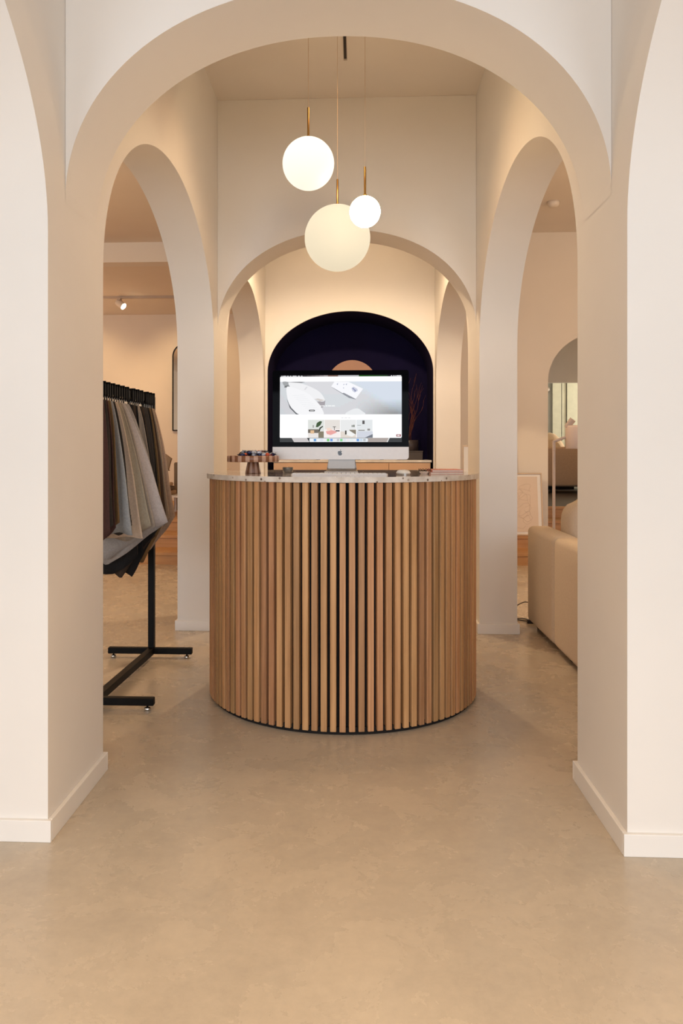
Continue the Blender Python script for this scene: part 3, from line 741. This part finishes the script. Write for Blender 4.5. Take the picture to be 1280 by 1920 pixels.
b = MB(); b.box(-.128, .128, -.093, .093, .079, .092); b.build('lid', M['grey_box'], bx, bevel=.002)
vz = thing('vase', 'dark mottled cylindrical vase standing on the grey box in niche', 'vase', (.610, 8.0, ZT+.092))
b = MB(); b.lathe([(0, 0), (.088, 0), (.092, .004), (.095, .06), (.094, .108), (.089, .110), (.086, .02), (0, .02)], 28); b.build('body', M['vase'], vz)
rs = random.Random(11)
for i, (dx, hh) in enumerate(((-.01, .72), (.03, .60), (.10, .66), (.17, .62), (.06, .78), (.20, .50), (-.06, .55))):
    t_ = thing('dried_branch', 'thin wavy reddish branch standing in the dark vase', 'branch', (.60+rs.uniform(-.03, .03), 8.0+rs.uniform(-.03, .03), ZT+.113), 0, 'dried branches in the dark vase')
    b = MB(); pts = []; n = 14
    for k in range(n+1):
        f_ = k/n; pts.append((dx*f_**1.3+.018*math.sin(f_*13+i*2)*f_, .05*math.sin(i*1.7)*f_+.012*math.sin(f_*11+i), hh*f_))
    b.tube(pts, [.0042*(1-.75*k/n) for k in range(n+1)], 5); b.build('stem', M['twig'], t_)
    for q in range(3):
        k = 5+q*3; p = Vector(pts[k]); s = (-1)**q
        b = MB(); b.tube([p, p+Vector((s*.018, .004, .05)), p+Vector((s*.022, .0, .10)), p+Vector((s*.045, 0, .16))], [.0026, .002, .0016, .001], 4); b.build('side_shoot', M['twig'], t_)
for i, (x, w_, c, nm, h) in enumerate(((-.60, .20, 'red_cover', 'red book lying on the cabinet left end', .012), (-.42, .16, 'dark_cover', 'black book lying on the cabinet behind the striped stand', .012),
        (-.20, .20, 'pages', 'cream book lying on the cabinet behind the computer', .016), (.20, .2, 'dark_cover', 'black book lying on the cabinet right of the computer stand', .014),
        (.40, .14, 'grey_box', 'grey book lying on the cabinet left of the flat box', .012))):
    booklet('book', nm, x, 7.93, ZT, w_, .16, h, R(3*i-5), M[c])

# framed card past the counter on the right, and wall peg on the left
fc = thing('framed_card', 'small white framed card on ledge behind the counter, right edge', 'picture', (.985, 6.52, .96))
b = MB(); b.box(-.03, .03, 0, .012, 0, .235); b.build('frame', M['frame_wood'], fc, bevel=.002)
b = MB(); b.box(-.023, .023, -.002, 0, .01, .222); b.build('card', M['mat_white'], fc)
lg = thing('display_ledge', 'pale ledge carrying the small framed card', 'ledge', (1.0, 6.53, 0))
b = MB(); b.box(-.055, .055, -.05, .05, .93, .96); b.build('top', M['plaster_room'], lg, bevel=.002)
b = MB(); b.box(-.045, .045, -.04, .04, 0, .93); b.build('column', M['plaster_room'], lg, bevel=.002)
pg = thing('wooden_peg_shelf', 'narrow wooden bench end seen past the left pier', 'bench', (-1.22, 7.2, 0))
b = MB(); b.box(-.13, .07, -.15, .15, .965, .985); b.build('top', M['frame_wood'], pg)
b = MB(); b.box(-.12, -.095, -.13, .13, 0, .965); b.build('leg', M['frame_wood'], pg)
b = MB(); b.box(.045, .06, -.13, .13, 0.0, .965); b.build('leg', M['frame_wood'], pg)

# ------------------------------------------------------------------ clothes rack with swatches
RX = -1.070
rk = thing('clothes_rack', 'black square-tube rack on levelling feet in the left archway', 'rack', (0, 0, 0))
TB = .034
b = MB(); b.box(RX-TB/2, RX+TB/2, 4.255, 4.289, .056, 1.452); b.build('post', M['black_metal'], rk, bevel=.003)
b = MB(); b.box(-1.096-TB/2, -1.096+TB/2, 3.39, 3.424, .056, 1.452); b.build('post', M['black_metal'], rk, bevel=.003)
def bar2(p0, p1, hw_, z0, z1):
    d = Vector((p1[0]-p0[0], p1[1]-p0[1])).normalized(); n_ = Vector((-d.y, d.x))*hw_
    poly = [(p0[0]-n_.x, p0[1]-n_.y), (p1[0]-n_.x, p1[1]-n_.y), (p1[0]+n_.x, p1[1]+n_.y), (p0[0]+n_.x, p0[1]+n_.y)]
    m_ = MB(); m_.prism(poly, z0, z1); return m_
bar2((-1.096, 3.42), (RX, 4.256), TB/2, 1.418, 1.452).build('top_bar', M['black_metal'], rk, bevel=.003)
bar2((-1.096, 3.424), (RX, 4.255), TB/2, .022, .056).build('base_bar', M['black_metal'], rk, bevel=.003)
b = MB(); b.box(-1.313, -.842, 4.255, 4.289, .022, .056); b.build('foot_bar', M['black_metal'], rk, bevel=.004)
b = MB(); b.box(-1.34, -.828, 3.39, 3.424, .022, .056); b.build('foot_bar', M['black_metal'], rk, bevel=.004)
for x, y in ((-1.285, 4.272), (-.872, 4.272), (-1.31, 3.407), (-.858, 3.407)):
    b = MB(); b.lathe([(0, 0), (.014, 0), (.0155, .003), (.0155, .010), (.012, .013), (.005, .014), (.005, .022), (0, .022)], 20, x, y, 0)
    part_label(b.build('levelling_foot', M['chrome'], rk), 'chrome levelling foot')
def barx(y): return -1.096+(RX+1.096)*(y-3.42)/(4.256-3.42)
fab = {'maroon': (0.085, 0.040, 0.034), 'taupe': (0.20, 0.155, 0.12), 'bluegrey': (0.33, 0.34, 0.345), 'charcoal': (0.045, 0.038, 0.034), 'cream': (0.60, 0.47, 0.36),
       'olive': (0.36, 0.31, 0.23), 'stone': (0.34, 0.29, 0.24), 'lilac': (0.46, 0.415, 0.40), 'grey': (0.36, 0.33, 0.31), 'black': (0.010, 0.009, 0.010), 'brown': (0.05, 0.032, 0.022),
       'gold': (0.20, 0.12, 0.05), 'beige': (0.42, 0.31, 0.23), 'sand': (0.48, 0.35, 0.24)}
fm = {k: mat('fabric_'+k, v+(1,), 0.95, var=.10, vscale=120, bump=.3, bscale=420) for k, v in fab.items()}
SW = [  # y, right corner (x, z), tip (x, z), colour, label
 (3.445, (-1.040, .79), (-1.10, .71), 'maroon', 'dark maroon fabric sample hanging nearest the front pier'),
 (3.475, (-1.036, .81), (-1.09, .735), 'charcoal', 'charcoal fabric sample second from the front pier'),
 (3.505, (-1.030, .80), (-1.085, .75), 'maroon', 'maroon fabric sample just before the narrow gold one'),
 (3.535, (-1.020, .82), (-1.085, .765), 'gold', 'narrow gold-brown fabric sample in the front bunch'),
 (3.565, (-.968, .765), (-1.060, .765), 'bluegrey', 'smooth blue-grey fabric sample in the front bunch'),
 (3.60, (-.985, .80), (-1.045, .755), 'charcoal', 'charcoal fabric sample behind the blue-grey one'),
 (3.63, (-.940, .742), (-1.010, .738), 'cream', 'cream fabric sample with printed care text near its hem'),
 (3.665, (-.910, .80), (-1.015, .735), 'olive', 'olive-beige fabric sample with curled lower edge'),
 (3.70, (-.895, .790), (-1.03, .72), 'stone', 'stone-grey fabric sample behind the olive one'),
 (3.735, (-.848, .808), (-1.0, .745), 'lilac', 'pale lilac-grey fabric sample, widest in front bunch'),
 (3.77, (-.858, .800), (-1.164, .612), 'grey', 'grey fabric sample with long slanting hem, upper one'),
 (3.80, (-.880, .785), (-1.177, .572), 'grey', 'grey fabric sample with long slanting hem, lower one'),
 (3.87, (-1.040, .610), (-1.162, .520), 'black', 'black fabric sample with leftmost pointed corner below hems'),
 (3.90, (-1.045, .620), (-1.125, .508), 'brown', 'dark brown fabric sample with middle pointed corner'),
 (3.935, (-1.022, .640), (-1.079, .500), 'black', 'black fabric sample with rightmost pointed corner below hems'),
 (3.965, (-.960, .800), (-1.05, .68), 'stone', 'stone fabric sample in the middle bunch'),
 (3.995, (-.955, .760), (-1.043, .640), 'black', 'black fabric sample behind the stone one in middle bunch'),
 (4.03, (-.985, .710), (-1.071, .604), 'brown', 'dark brown fabric sample last in the middle bunch'),
 (4.10, (-.985, .745), (-1.086, .600), 'charcoal', 'charcoal fabric sample first in the far bunch'),
 (4.13, (-.985, .755), (-1.09, .565), 'black', 'black fabric sample in the far bunch'),
 (4.16, (-.975, .770), (-1.085, .540), 'gold', 'gold-brown fabric sample in the far bunch'),
 (4.185, (-.965, .78), (-1.08, .60), 'brown', 'dark brown fabric sample in the far bunch'),
 (4.21, (-.955, .782), (-1.075, .64), 'sand', 'sand fabric sample next to the rack end post'),
 (4.24, (-.928, .790), (-1.068, .60), 'beige', 'warm beige fabric sample furthest along the rack'),
]
rs = random.Random(5)
for i, (y, rc, tip, cn, lab) in enumerate(SW):
    xb = barx(y)
    t_ = thing('fabric_sample', lab, 'fabric sample', (xb, y, 1.418), 0, 'fabric samples hanging on the black rack')
    # hook: strap over the bar with a clip below
    b = MB(); h = .0065
    b.box(-.026, -.020, -h, h, -.012, .046); b.box(.020, .026, -h, h, -.012, .046); b.box(-.026, .026, -h, h, .040, .047 + (.004 if i % 2 else 0))
    b.box(-.004, .004, -.001, .001, -.032, -.012); b.box(-.026, .026, -h, h, -.016, -.010)
    hg_ = b.build('hanger', M['black_metal'], t_)
    b = MB(); b.tube([(-.012, 0, -.016), (-.014, 0, -.034)], .0012, 5); b.tube([(.012, 0, -.016), (.014, 0, -.034)], .0012, 5)
    part_label(b.build('clip', M['white_plastic'], hg_), 'pale wire clip')
    # cloth
    ns, nt2 = 25, 17
    P = []
    rcx, rcz = rc[0]-xb, rc[1]-1.418; tx_, tz_ = tip[0]-xb, tip[1]-1.418
    lcx = min(tx_, 0)-rs.uniform(.10, .16); lcz = (rcz+tz_)/2 - rs.uniform(-.02, .03)
    kf = rs.uniform(1.6, 2.6); ph = rs.uniform(0, 6.28); amp = .0095
    st = max(.35, min(.85, (tx_-lcx)/(rcx-lcx)))
    for q in range(nt2):
        tt = q/(nt2-1); row = []
        for p_ in range(ns):
            s = p_/(ns-1)
            if s < st:
                k = s/st; bx_ = lcx+(tx_-lcx)*k; bz_ = lcz+(tz_-lcz)*k
            else:
                k = (s-st)/(1-st); bx_ = tx_+(rcx-tx_)*k; bz_ = tz_+(rcz-tz_)*k
            topx = -.022+.048*s; topz = -.030-.012*abs(s-.5)
            e = tt**.88 if s > .5 else tt
            # rounded shoulder near the clip
            X = topx+(bx_-topx)*e; Z = topz+(bz_-topz)*tt
            X += .018*math.sin(math.pi*min(1, tt*1.2))*(s-.4)*(1-tt)
            Yd = amp*min(1, tt*2.2)*math.sin(2*math.pi*kf*s+ph) - .004*math.sin(tt*9+ph)*s
            Z += .006*math.sin(s*12+ph)*tt
            row.append((X, Yd, Z))
        P.append(row)
    b = MB(); b.grid(P, 0, True)
    cl = b.build('cloth', fm[cn], t_)
    so = cl.modifiers.new('thick', 'SOLIDIFY'); so.thickness = .0028; so.offset = 0
    if cn == 'cream':
        # printed care text: rows of tiny flat marks on the lower part
        b = MB()
        for r in range(5):
            for c in range(3):
                pr_ = P[14-r//2][20-c]; b.box(pr_[0]-.004, pr_[0]+.003, pr_[1]-.0075, pr_[1]-.0028, pr_[2]-.004-r*.007, pr_[2]-.001-r*.007)
        part_label(b.build('printed_text', M['grey_box'], cl), 'small grey printed text')

# ------------------------------------------------------------------ beige sofa on the right
def rbox(name, x0, x1, y0, y1, z0, z1, m, parent, r=.04, puff=0.0):
    bm = bmesh.new(); bmesh.ops.create_cube(bm, size=1)
    bmesh.ops.scale(bm, verts=bm.verts, vec=(x1-x0, y1-y0, z1-z0)); bmesh.ops.translate(bm, verts=bm.verts, vec=((x0+x1)/2, (y0+y1)/2, (z0+z1)/2))
    bmesh.ops.bevel(bm, geom=list(bm.edges), offset=r, segments=4, affect='EDGES', profile=.5)
    if puff:
        bmesh.ops.subdivide_edges(bm, edges=[e for e in bm.edges if e.calc_length() > .15], cuts=4, use_grid_fill=True)
        c_ = Vector(((x0+x1)/2, (y0+y1)/2, (z0+z1)/2)); hx, hy, hz = (x1-x0)/2, (y1-y0)/2, (z1-z0)/2
        for v in bm.verts:
            d = v.co-c_; a_, b_, g_ = d.x/hx, d.y/hy, d.z/hz
            k = puff
            v.co.x += k*a_*max(0, 1-b_*b_)*max(0, 1-g_*g_); v.co.y += k*b_*max(0, 1-a_*a_)*max(0, 1-g_*g_); v.co.z += k*g_*max(0, 1-b_*b_)*max(0, 1-a_*a_)
    me = bpy.data.meshes.new(name); bm.to_mesh(me); bm.free(); me.materials.append(m)
    for p in me.polygons: p.use_smooth = True
    o = bpy.data.objects.new(name, me); C.objects.link(o); o.parent = parent
    return o
so_ = thing('modular_sofa', 'beige low modular sofa seen from behind in the right archway', 'sofa', (0, 0, 0))
for (ya, yb) in ((4.500, 5.17), (3.62, 4.484), (2.80, 3.614)):
    rbox('back_module', 1.19, 1.345, ya, yb, .035, .658, M['sofa'], so_, .035, .003)
    rbox('seat_module', 1.35, 2.15, ya, yb, .035, .42, M['sofa'], so_, .035, .01)
for x, y in ((1.26, 5.08), (1.26, 4.3), (2.07, 5.08), (2.07, 3.0), (1.26, 3.0)):
    b = MB(); b.box(x-.02, x+.02, y-.02, y+.02, 0, .036); b.build('leg', M['black_core'], so_)
def cushion(name, label, loc, rot, sx_, sz_, th_, m, grp=None):
    t_ = tag(None or bpy.data.objects.new(name, bpy.data.meshes.new(name)), label, 'cushion', grp)
    n = 14; P1 = []; P2 = []
    vs_, fs = [], []
    for side in (1, -1):
        for i in range(n+1):
            for j in range(n+1):
                u = -1+2*i/n; v = -1+2*j/n
                pin = 1-.10*(1-u*u)*0-.09*(u*u*(1-v*v)+0)
                x = u*sx_/2*(1-.08*(1-v*v)*abs(u)); z = v*sz_/2*(1-.08*(1-u*u)*abs(v))
                y = side*th_/2*(max(0, 1-u**4)*max(0, 1-v**4))**.55
                vs_.append((x, y, z))
    k = n+1
    for s in (0, 1):
        for i in range(n):
            for j in range(n):
                a_ = s*k*k+i*k+j; q = (a_, a_+1, a_+k+1, a_+k)
                fs.append(q if s else q[::-1])
    t_.data.from_pydata(vs_, [], fs); t_.data.materials.append(m)
    bm = bmesh.new(); bm.from_mesh(t_.data); bmesh.ops.remove_doubles(bm, verts=bm.verts, dist=1e-5); bm.to_mesh(t_.data); bm.free()
    for p in t_.data.polygons: p.use_smooth = True
    C.objects.link(t_); t_.location = loc; t_.rotation_euler = rot
    return t_
cushion('sofa_cushion', 'plump beige cushion propped against the near sofa back', (1.475, 4.84, .645), (R(0), R(6), R(86)), .50, .44, .26, M['cushion'])

# cable on the floor at the sofa corner
b = MB()
pts = [(1.13, 5.62, .01), (1.19, 5.55, .05), (1.24, 5.45, .10), (1.285, 5.38, .085), (1.275, 5.33, .03), (1.26, 5.30, .006), (1.20, 5.36, .005), (1.14, 5.34, .005), (1.22, 5.27, .005), (1.30, 5.25, .005), (1.42, 5.28, .005)]
fine = []
for i in range(len(pts)-1):
    p0, p1, p2, p3 = [Vector(pts[max(0, min(len(pts)-1, i+d))]) for d in (-1, 0, 1, 2)]
    for j in range(6):
        t_ = j/6; fine.append(0.5*((2*p1)+(-p0+p2)*t_+(2*p0-5*p1+4*p2-p3)*t_*t_+(-p0+3*p1-3*p2+p3)*t_**3))
b.tube(fine, .0035, 6)
tag(b.build('power_cable', M['cable']), 'looped black power cable on the floor behind the sofa corner', 'cable')
pb = thing('power_plug', 'black adapter lying on the floor by the sofa corner', 'adapter', (1.235, 5.235, 0))
b = MB(); b.box(-.03, .03, -.02, .02, 0, .025); b.build('body', M['cable'], pb, bevel=.004)

# leaning art
def lean_frame(name, label, x0, x1, y, z0, h, lean, art=True, fw=.014):
    t_ = thing(name, label, 'picture', ((x0+x1)/2, y, z0))
    t_.rotation_euler = (R(-lean), 0, 0)
    wd = (x1-x0)/2
    for nm, bb in (('frame_rail', (-wd, wd, 0, fw)), ('frame_rail', (-wd, wd, h-fw, h)), ('frame_stile', (-wd, -wd+fw, fw, h-fw)), ('frame_stile', (wd-fw, wd, fw, h-fw))):
        b = MB(); b.box(bb[0], bb[1], 0, .022, bb[2], bb[3]); b.build(nm, M['frame_wood'], t_, bevel=.002)
    b = MB(); b.box(-wd+fw, wd-fw, .012, .02, fw, h-fw); b.build('mount', M['mat_white'], t_)
    mp_ = .035
    b = MB(); b.box(-wd+fw+mp_, wd-fw-mp_, .009, .012, fw+mp_*.7, h-fw-mp_*.7); prn = b.build('print', M['paper'], t_)
    if art:
        b = MB(); r2 = random.Random(9)
        for k in range(12):
            cx_ = r2.uniform(-.06, .12)*1; cz_ = h*(.2+.6*k/12); ra = r2.uniform(.04, .11)
            a0 = r2.uniform(0, 6.28)
            pts_ = [(cx_+ra*(1+.25*math.sin(3*a_+a0))*math.cos(a_), .0085, cz_+ra*(1+.2*math.cos(2*a_+a0))*math.sin(a_)) for a_ in [a0+5.0*q/26 for q in range(27)]]
            b.tube(pts_, .0011, 4)
        part_label(b.build('line_drawing', M['line'], prn), 'thin looping line drawing')
    return t_
lean_frame('framed_drawing', 'framed looping line drawing leaning on wall above the oak steps', 1.52, 2.045, 8.30, .252, .665, 8)
lean_frame('framed_board', 'taller narrow pale frame standing behind the line drawing', 1.30, 1.795, 8.42, .252, .935, 3.5, art=False)

# reading floor lamp by the right archway
fl = thing('floor_lamp', 'slim greige reading floor lamp with drum shade behind the sofa', 'lamp', (1.648, 6.3, 0))
b = MB(); b.lathe([(0, 0), (.13, 0), (.13, .012), (.02, .018), (0, .018)], 28); b.build('base', M['lamp_metal'], fl)
b = MB(); b.tube([(0, 0, .015), (0, 0, 1.15)], .0115, 10); b.build('pole', M['lamp_metal'], fl)
b = MB(); b.tube([(0, 0, 1.152), (0, 0, 1.228)], .0125, 10); b.tube([(-.004, 0, 1.222), (.12, 0, 1.268)], .0115, 10); b.build('arm', M['lamp_metal'], fl)
b = MB(); b.lathe([(0, 0), (.078, 0), (.082, .004), (.082, .175), (.076, .186), (.03, .19), (0, .19)], 32, .175, 0, 1.165); b.build('lamp_shade', M['lamp_shade'], fl)
b = MB(); b.tube([(.10, 0, 1.335), (.145, -.02, 1.40)], [.022, .026], 14); b.build('swivel_head', M['lamp_metal'], fl)

# smoke detector
sd = thing('smoke_detector', 'white round smoke detector on the right room ceiling', 'smoke detector', (1.93, 7.45, 3.46))
b = MB(); b.lathe([(0, .0), (.04, .002), (.055, .02), (.058, .05), (0, .05)], 24); b.build('housing', M['ceiling'], sd)

# ------------------------------------------------------------------ upper right room
us_ = thing('tan_sofa', 'tan fabric sofa on short black legs in the upper room', 'sofa', (3.75, 12.0, .50))
rbox('backrest', -.85, .85, 0, .22, .10, .70, M['sofa_far'], us_, .03, .01); rbox('seat', -.85, .85, .22, .85, .12, .42, M['sofa_far'], us_, .04, .01)
for x, y in ((-.70, .06), (-.20, .06), (.35, .06), (.75, .06), (-.75, .8), (.75, .8)):
    b = MB(); b.tube([(x, y, 0), (x, y, .12)], [.010, .016], 8); b.build('leg', M['black_metal'], us_)
rbox('armrest', -.95, -.82, 0.05, .85, .10, .55, M['sofa_far'], us_, .03, .01)
rbox('armrest', .82, .95, 0.05, .85, .10, .55, M['sofa_far'], us_, .03, .01)
ac_ = thing('rounded_armchair', 'rounded sand-coloured armchair behind the tan sofa', 'armchair', (3.42, 13.54, .50), R(0))
b = MB(); rows = []
for k in range(13):
    a = math.pi*k/12
    rows.append([( .33*math.cos(a)*sc2, .0+dy, .10+.86*math.sin(a)**.8*sc3) for (dy, sc2, sc3) in ((0, .80, .86), (.03, .97, .97), (.12, 1, 1), (.2, .97, .97), (.24, .82, .88))])
b.grid(rows, 0, True); b.face([r[0] for r in rows]); b.face([r[-1] for r in rows]); b.build('backrest', M['arm_far'], ac_)
rbox('seat', -.30, .30, -.42, .05, .10, .42, M['arm_far'], ac_, .06, .02)
b = MB(); b.box(-.28, .28, -.38, .2, 0, .10); b.build('base', M['black_core'], ac_)
rbox('armrest', -.52, -.30, -.42, .2, .10, .66, M['arm_far'], ac_, .08, .02); rbox('armrest', .30, .52, -.42, .2, .10, .66, M['arm_far'], ac_, .08, .02)
pl = thing('potted_plant', 'dark leafy plant silhouetted behind the tan sofa', 'plant', (4.25, 13.5, .50))
b = MB(); b.lathe([(0, 0), (.12, 0), (.16, .30), (.15, .30), (.11, .02), (0, .02)], 20); b.build('pot', M['grey_box'], pl)
rs = random.Random(2)
for k in range(13):
    a = rs.uniform(0, 6.28); rr = rs.uniform(.05, .24); zt = rs.uniform(.62, 1.02)
    p = Vector((rr*math.cos(a), rr*math.sin(a)*.6, zt))
    b = MB(); b.tube([(0, 0, .2), (p.x*.4, p.y*.4, .2+(zt-.2)*.6), p], .005, 4); b.build('stem', M['plant'], pl)
    b = MB(); dx, dz = rs.uniform(-1, 1), rs.uniform(.1, .6); L_ = .15
    v = Vector((dx, 0, dz)).normalized(); n_ = Vector((-v.z, 0, v.x))*.045
    b.face([p, p+v*L_*.3+n_+Vector((0, -.01, 0)), p+v*L_*.7+n_*.8, p+v*L_, p+v*L_*.7-n_*.8, p+v*L_*.3-n_]); b.build('leaf', M['plant'], pl)
# curtains: each drop is a panel, recessed joints between
cu_ = thing('vertical_blind', 'pale green vertical blind panels at the far end of the upper room', 'blind', (0, 14.5, 0))
x = 3.68
rs = random.Random(4)
i = 0
while x < 6.3:
    wd = (.16, .075, .22, .09, .12)[i % 5]
    b = MB(); yo = .012*(i % 2)
    b.prism([(x, yo), (x+wd, yo+.006), (x+wd, yo+.012), (x, yo+.008)], .51, 3.0); b.build('panel', M['curtain'], cu_)
    x += wd+.014; i += 1
b = MB(); b.box(3.66, 6.35, .0, .05, 3.0, 3.045); b.build('head_rail', M['track'], cu_)
wl = thing('wall_spotlight', 'small grey spotlight fixed high on the grey wall of the upper room', 'lamp', (3.58, 14.58, 2.26))
b = MB(); b.box(-.02, .02, -.02, .02, -.02, .10); b.build('bracket', M['track'], wl)
b = MB(); b.tube([(-.09, -.06, -.02), (.04, -.03, .02)], .045, 14); b.build('lamp_head', M['track'], wl)

# ------------------------------------------------------------------ tracks and spotlights
def track_spot(x, y, z, dirv, label, grp, lit=True, s=1.0):
    t_ = thing('spotlight', label, 'spotlight', (x, y, z), 0, grp)
    b = MB(); b.box(-.018*s, .018*s, -.03*s, .03*s, -.018*s, 0); b.tube([(0, 0, -.018*s), (0, 0, -.045*s)], .007*s, 8); b.build('bracket', M['track'], t_)
    d = Vector(dirv).normalized(); p = Vector((0, 0, -.05*s))
    b = MB(); b.tube([p-d*.035*s, p-d*.03*s, p+d*.065*s], [.028*s, .036*s, .040*s], 20); lh_ = b.build('lamp_head', M['ceiling'], t_)
    if lit:
        b = MB(); b.tube([p+d*.0655*s, p+d*.068*s], .034*s, 20); part_label(b.build('lens', M['bulb'], lh_), 'glowing lens')
    return t_
tk = thing('light_track', 'pale track crossing the upper left ceiling', 'light track', (0, 10.37, 3.24))
b = MB(); b.box(-5.6, -1.2, -.017, .017, -.034, 0); b.build('rail', M['track'], tk, bevel=.002)
track_spot(-3.14, 10.37, 3.206, (.75, -.25, -.55), 'lit spotlight hanging from the track in the left archway', None, True, 1.25)
tk = thing('light_track', 'pale track on the upper right room ceiling', 'light track', (0, 10.8, 3.05))
b = MB(); b.box(1.5, 5.6, -.017, .017, -.03, 0); b.build('rail', M['track'], tk)
track_spot(3.09, 10.8, 3.02, (.1, -.9, -.25), 'lit spotlight at the crown of the right doorway arch', None, True, 1.0)
track_spot(2.80, 10.8, 3.02, (-.7, .3, -.6), 'unlit spotlight left of the lit one in the right doorway', None, False, .9)

# ------------------------------------------------------------------ upper left room things
mr_ = thing('wall_mirror', 'tall rounded mirror with thin black frame on the upper left wall', 'mirror', (-2.35, 11.78, 0))
def arch_out(hw_, z0, z1, r):
    return rrect(-hw_, hw_, z0, z1, r, (0, 1, 1, 0), n=10)
o1 = arch_out(.40, 1.45, 2.79, .20); o2 = arch_out(.385, 1.465, 2.775, .185)
b = MB(); f_ = lambda u, v, h: (u, h, v)
n = len(o1)
for k in range(n):
    k2 = (k+1) % n
    b.face([f_(*o1[k], -.02), f_(*o1[k2], -.02), f_(*o2[k2], -.02), f_(*o2[k], -.02)]); b.face([f_(*o1[k], -.02), f_(*o1[k2], -.02), f_(*o1[k2], .015), f_(*o1[k], .015)])
    b.face([f_(*o2[k], -.02), f_(*o2[k2], -.02), f_(*o2[k2], .0), f_(*o2[k], .0)])
b.build('frame', M['black_metal'], mr_)
b = MB(); b.face([f_(*p, -.008) for p in o2]); b.build('mirror_glass', M['mirror'], mr_)
# bag lamp, bench, pillows, blankets
bg = thing('hanging_bag', 'taupe cloth bag with looped handle hanging in the upper left room', 'bag', (-2.46, 10.0, 0))
b = MB()
outl = [(-.10, 1.10), (0, 1.125), (.05, 1.10), (.125, 1.045), (.10, .96), (.085, .90), (.10, .885), (-.04, .875), (-.08, .93)]
b.prism(outl, -.03, .03, fn=lambda u, v, h: (u, h, v)); b.build('pouch', mat('taupe_cloth', (.36, .29, .21, 1), .9, var=.06, bump=.2), bg, bevel=.012)
b = MB(); b.tube([(-.08, 0, 1.10), (-.08, 0, 1.165), (.03, 0, 1.155), (.03, 0, 1.105)], .004, 6); b.build('handle', M['black_metal'], bg)
st_ = thing('towel_stand', 'white stand holding the taupe bag in the upper left room', 'stand', (-2.50, 10.1, .376))
b = MB(); b.tube([(0, 0, 0), (0, 0, .775)], .012, 8); b.build('pole', M['white_plastic'], st_); b = MB(); b.lathe([(0, 0), (.14, 0), (.14, .015), (0, .02)], 20); b.build('base', M['white_plastic'], st_)
b = MB(); b.tube([(0, 0, .775), (.0, -.066, .783)], .006, 6); b.build('hook', M['white_plastic'], st_)
bn = thing('white_bench', 'white framed bench on the upper left platform', 'bench', (-2.42, 9.55, .376))
b = MB(); b.box(-.35, .38, -.2, .2, .20, .225); b.build('seat', M['plaster'], bn)
for x, y in ((-.33, -.18), (.20, -.18), (-.33, .18), (.20, .18)):
    b = MB(); b.box(x-.012, x+.012, y-.012, y+.012, 0, .20); b.build('leg', M['plaster'], bn)
for i, (z0, c, l, h) in enumerate(((.601, 'sand', 'folded sand blanket on the white bench, bottom of stack', .055), (.657, 'taupe', 'folded taupe blanket on the white bench, middle of stack', .05), (.708, 'cream', 'folded cream blanket on the white bench, top of stack', .045))):
    t_ = thing('folded_blanket', l, 'blanket', (-2.42, 9.55, z0))
    rbox('fold', -.25, .22-.02*i, -.15, .15, 0, h, fm[c], t_, .018)
ch = thing('upright_panel', 'narrow dark taupe upholstered panel standing behind the stacked blankets', 'panel', (-2.24, 9.95, .376))
rbox('pad', -.05, .16, -.03, .03, .0, .62, mat('taupe_pad', (.22, .17, .12, 1), .9, var=.05, bump=.1), ch, .02)
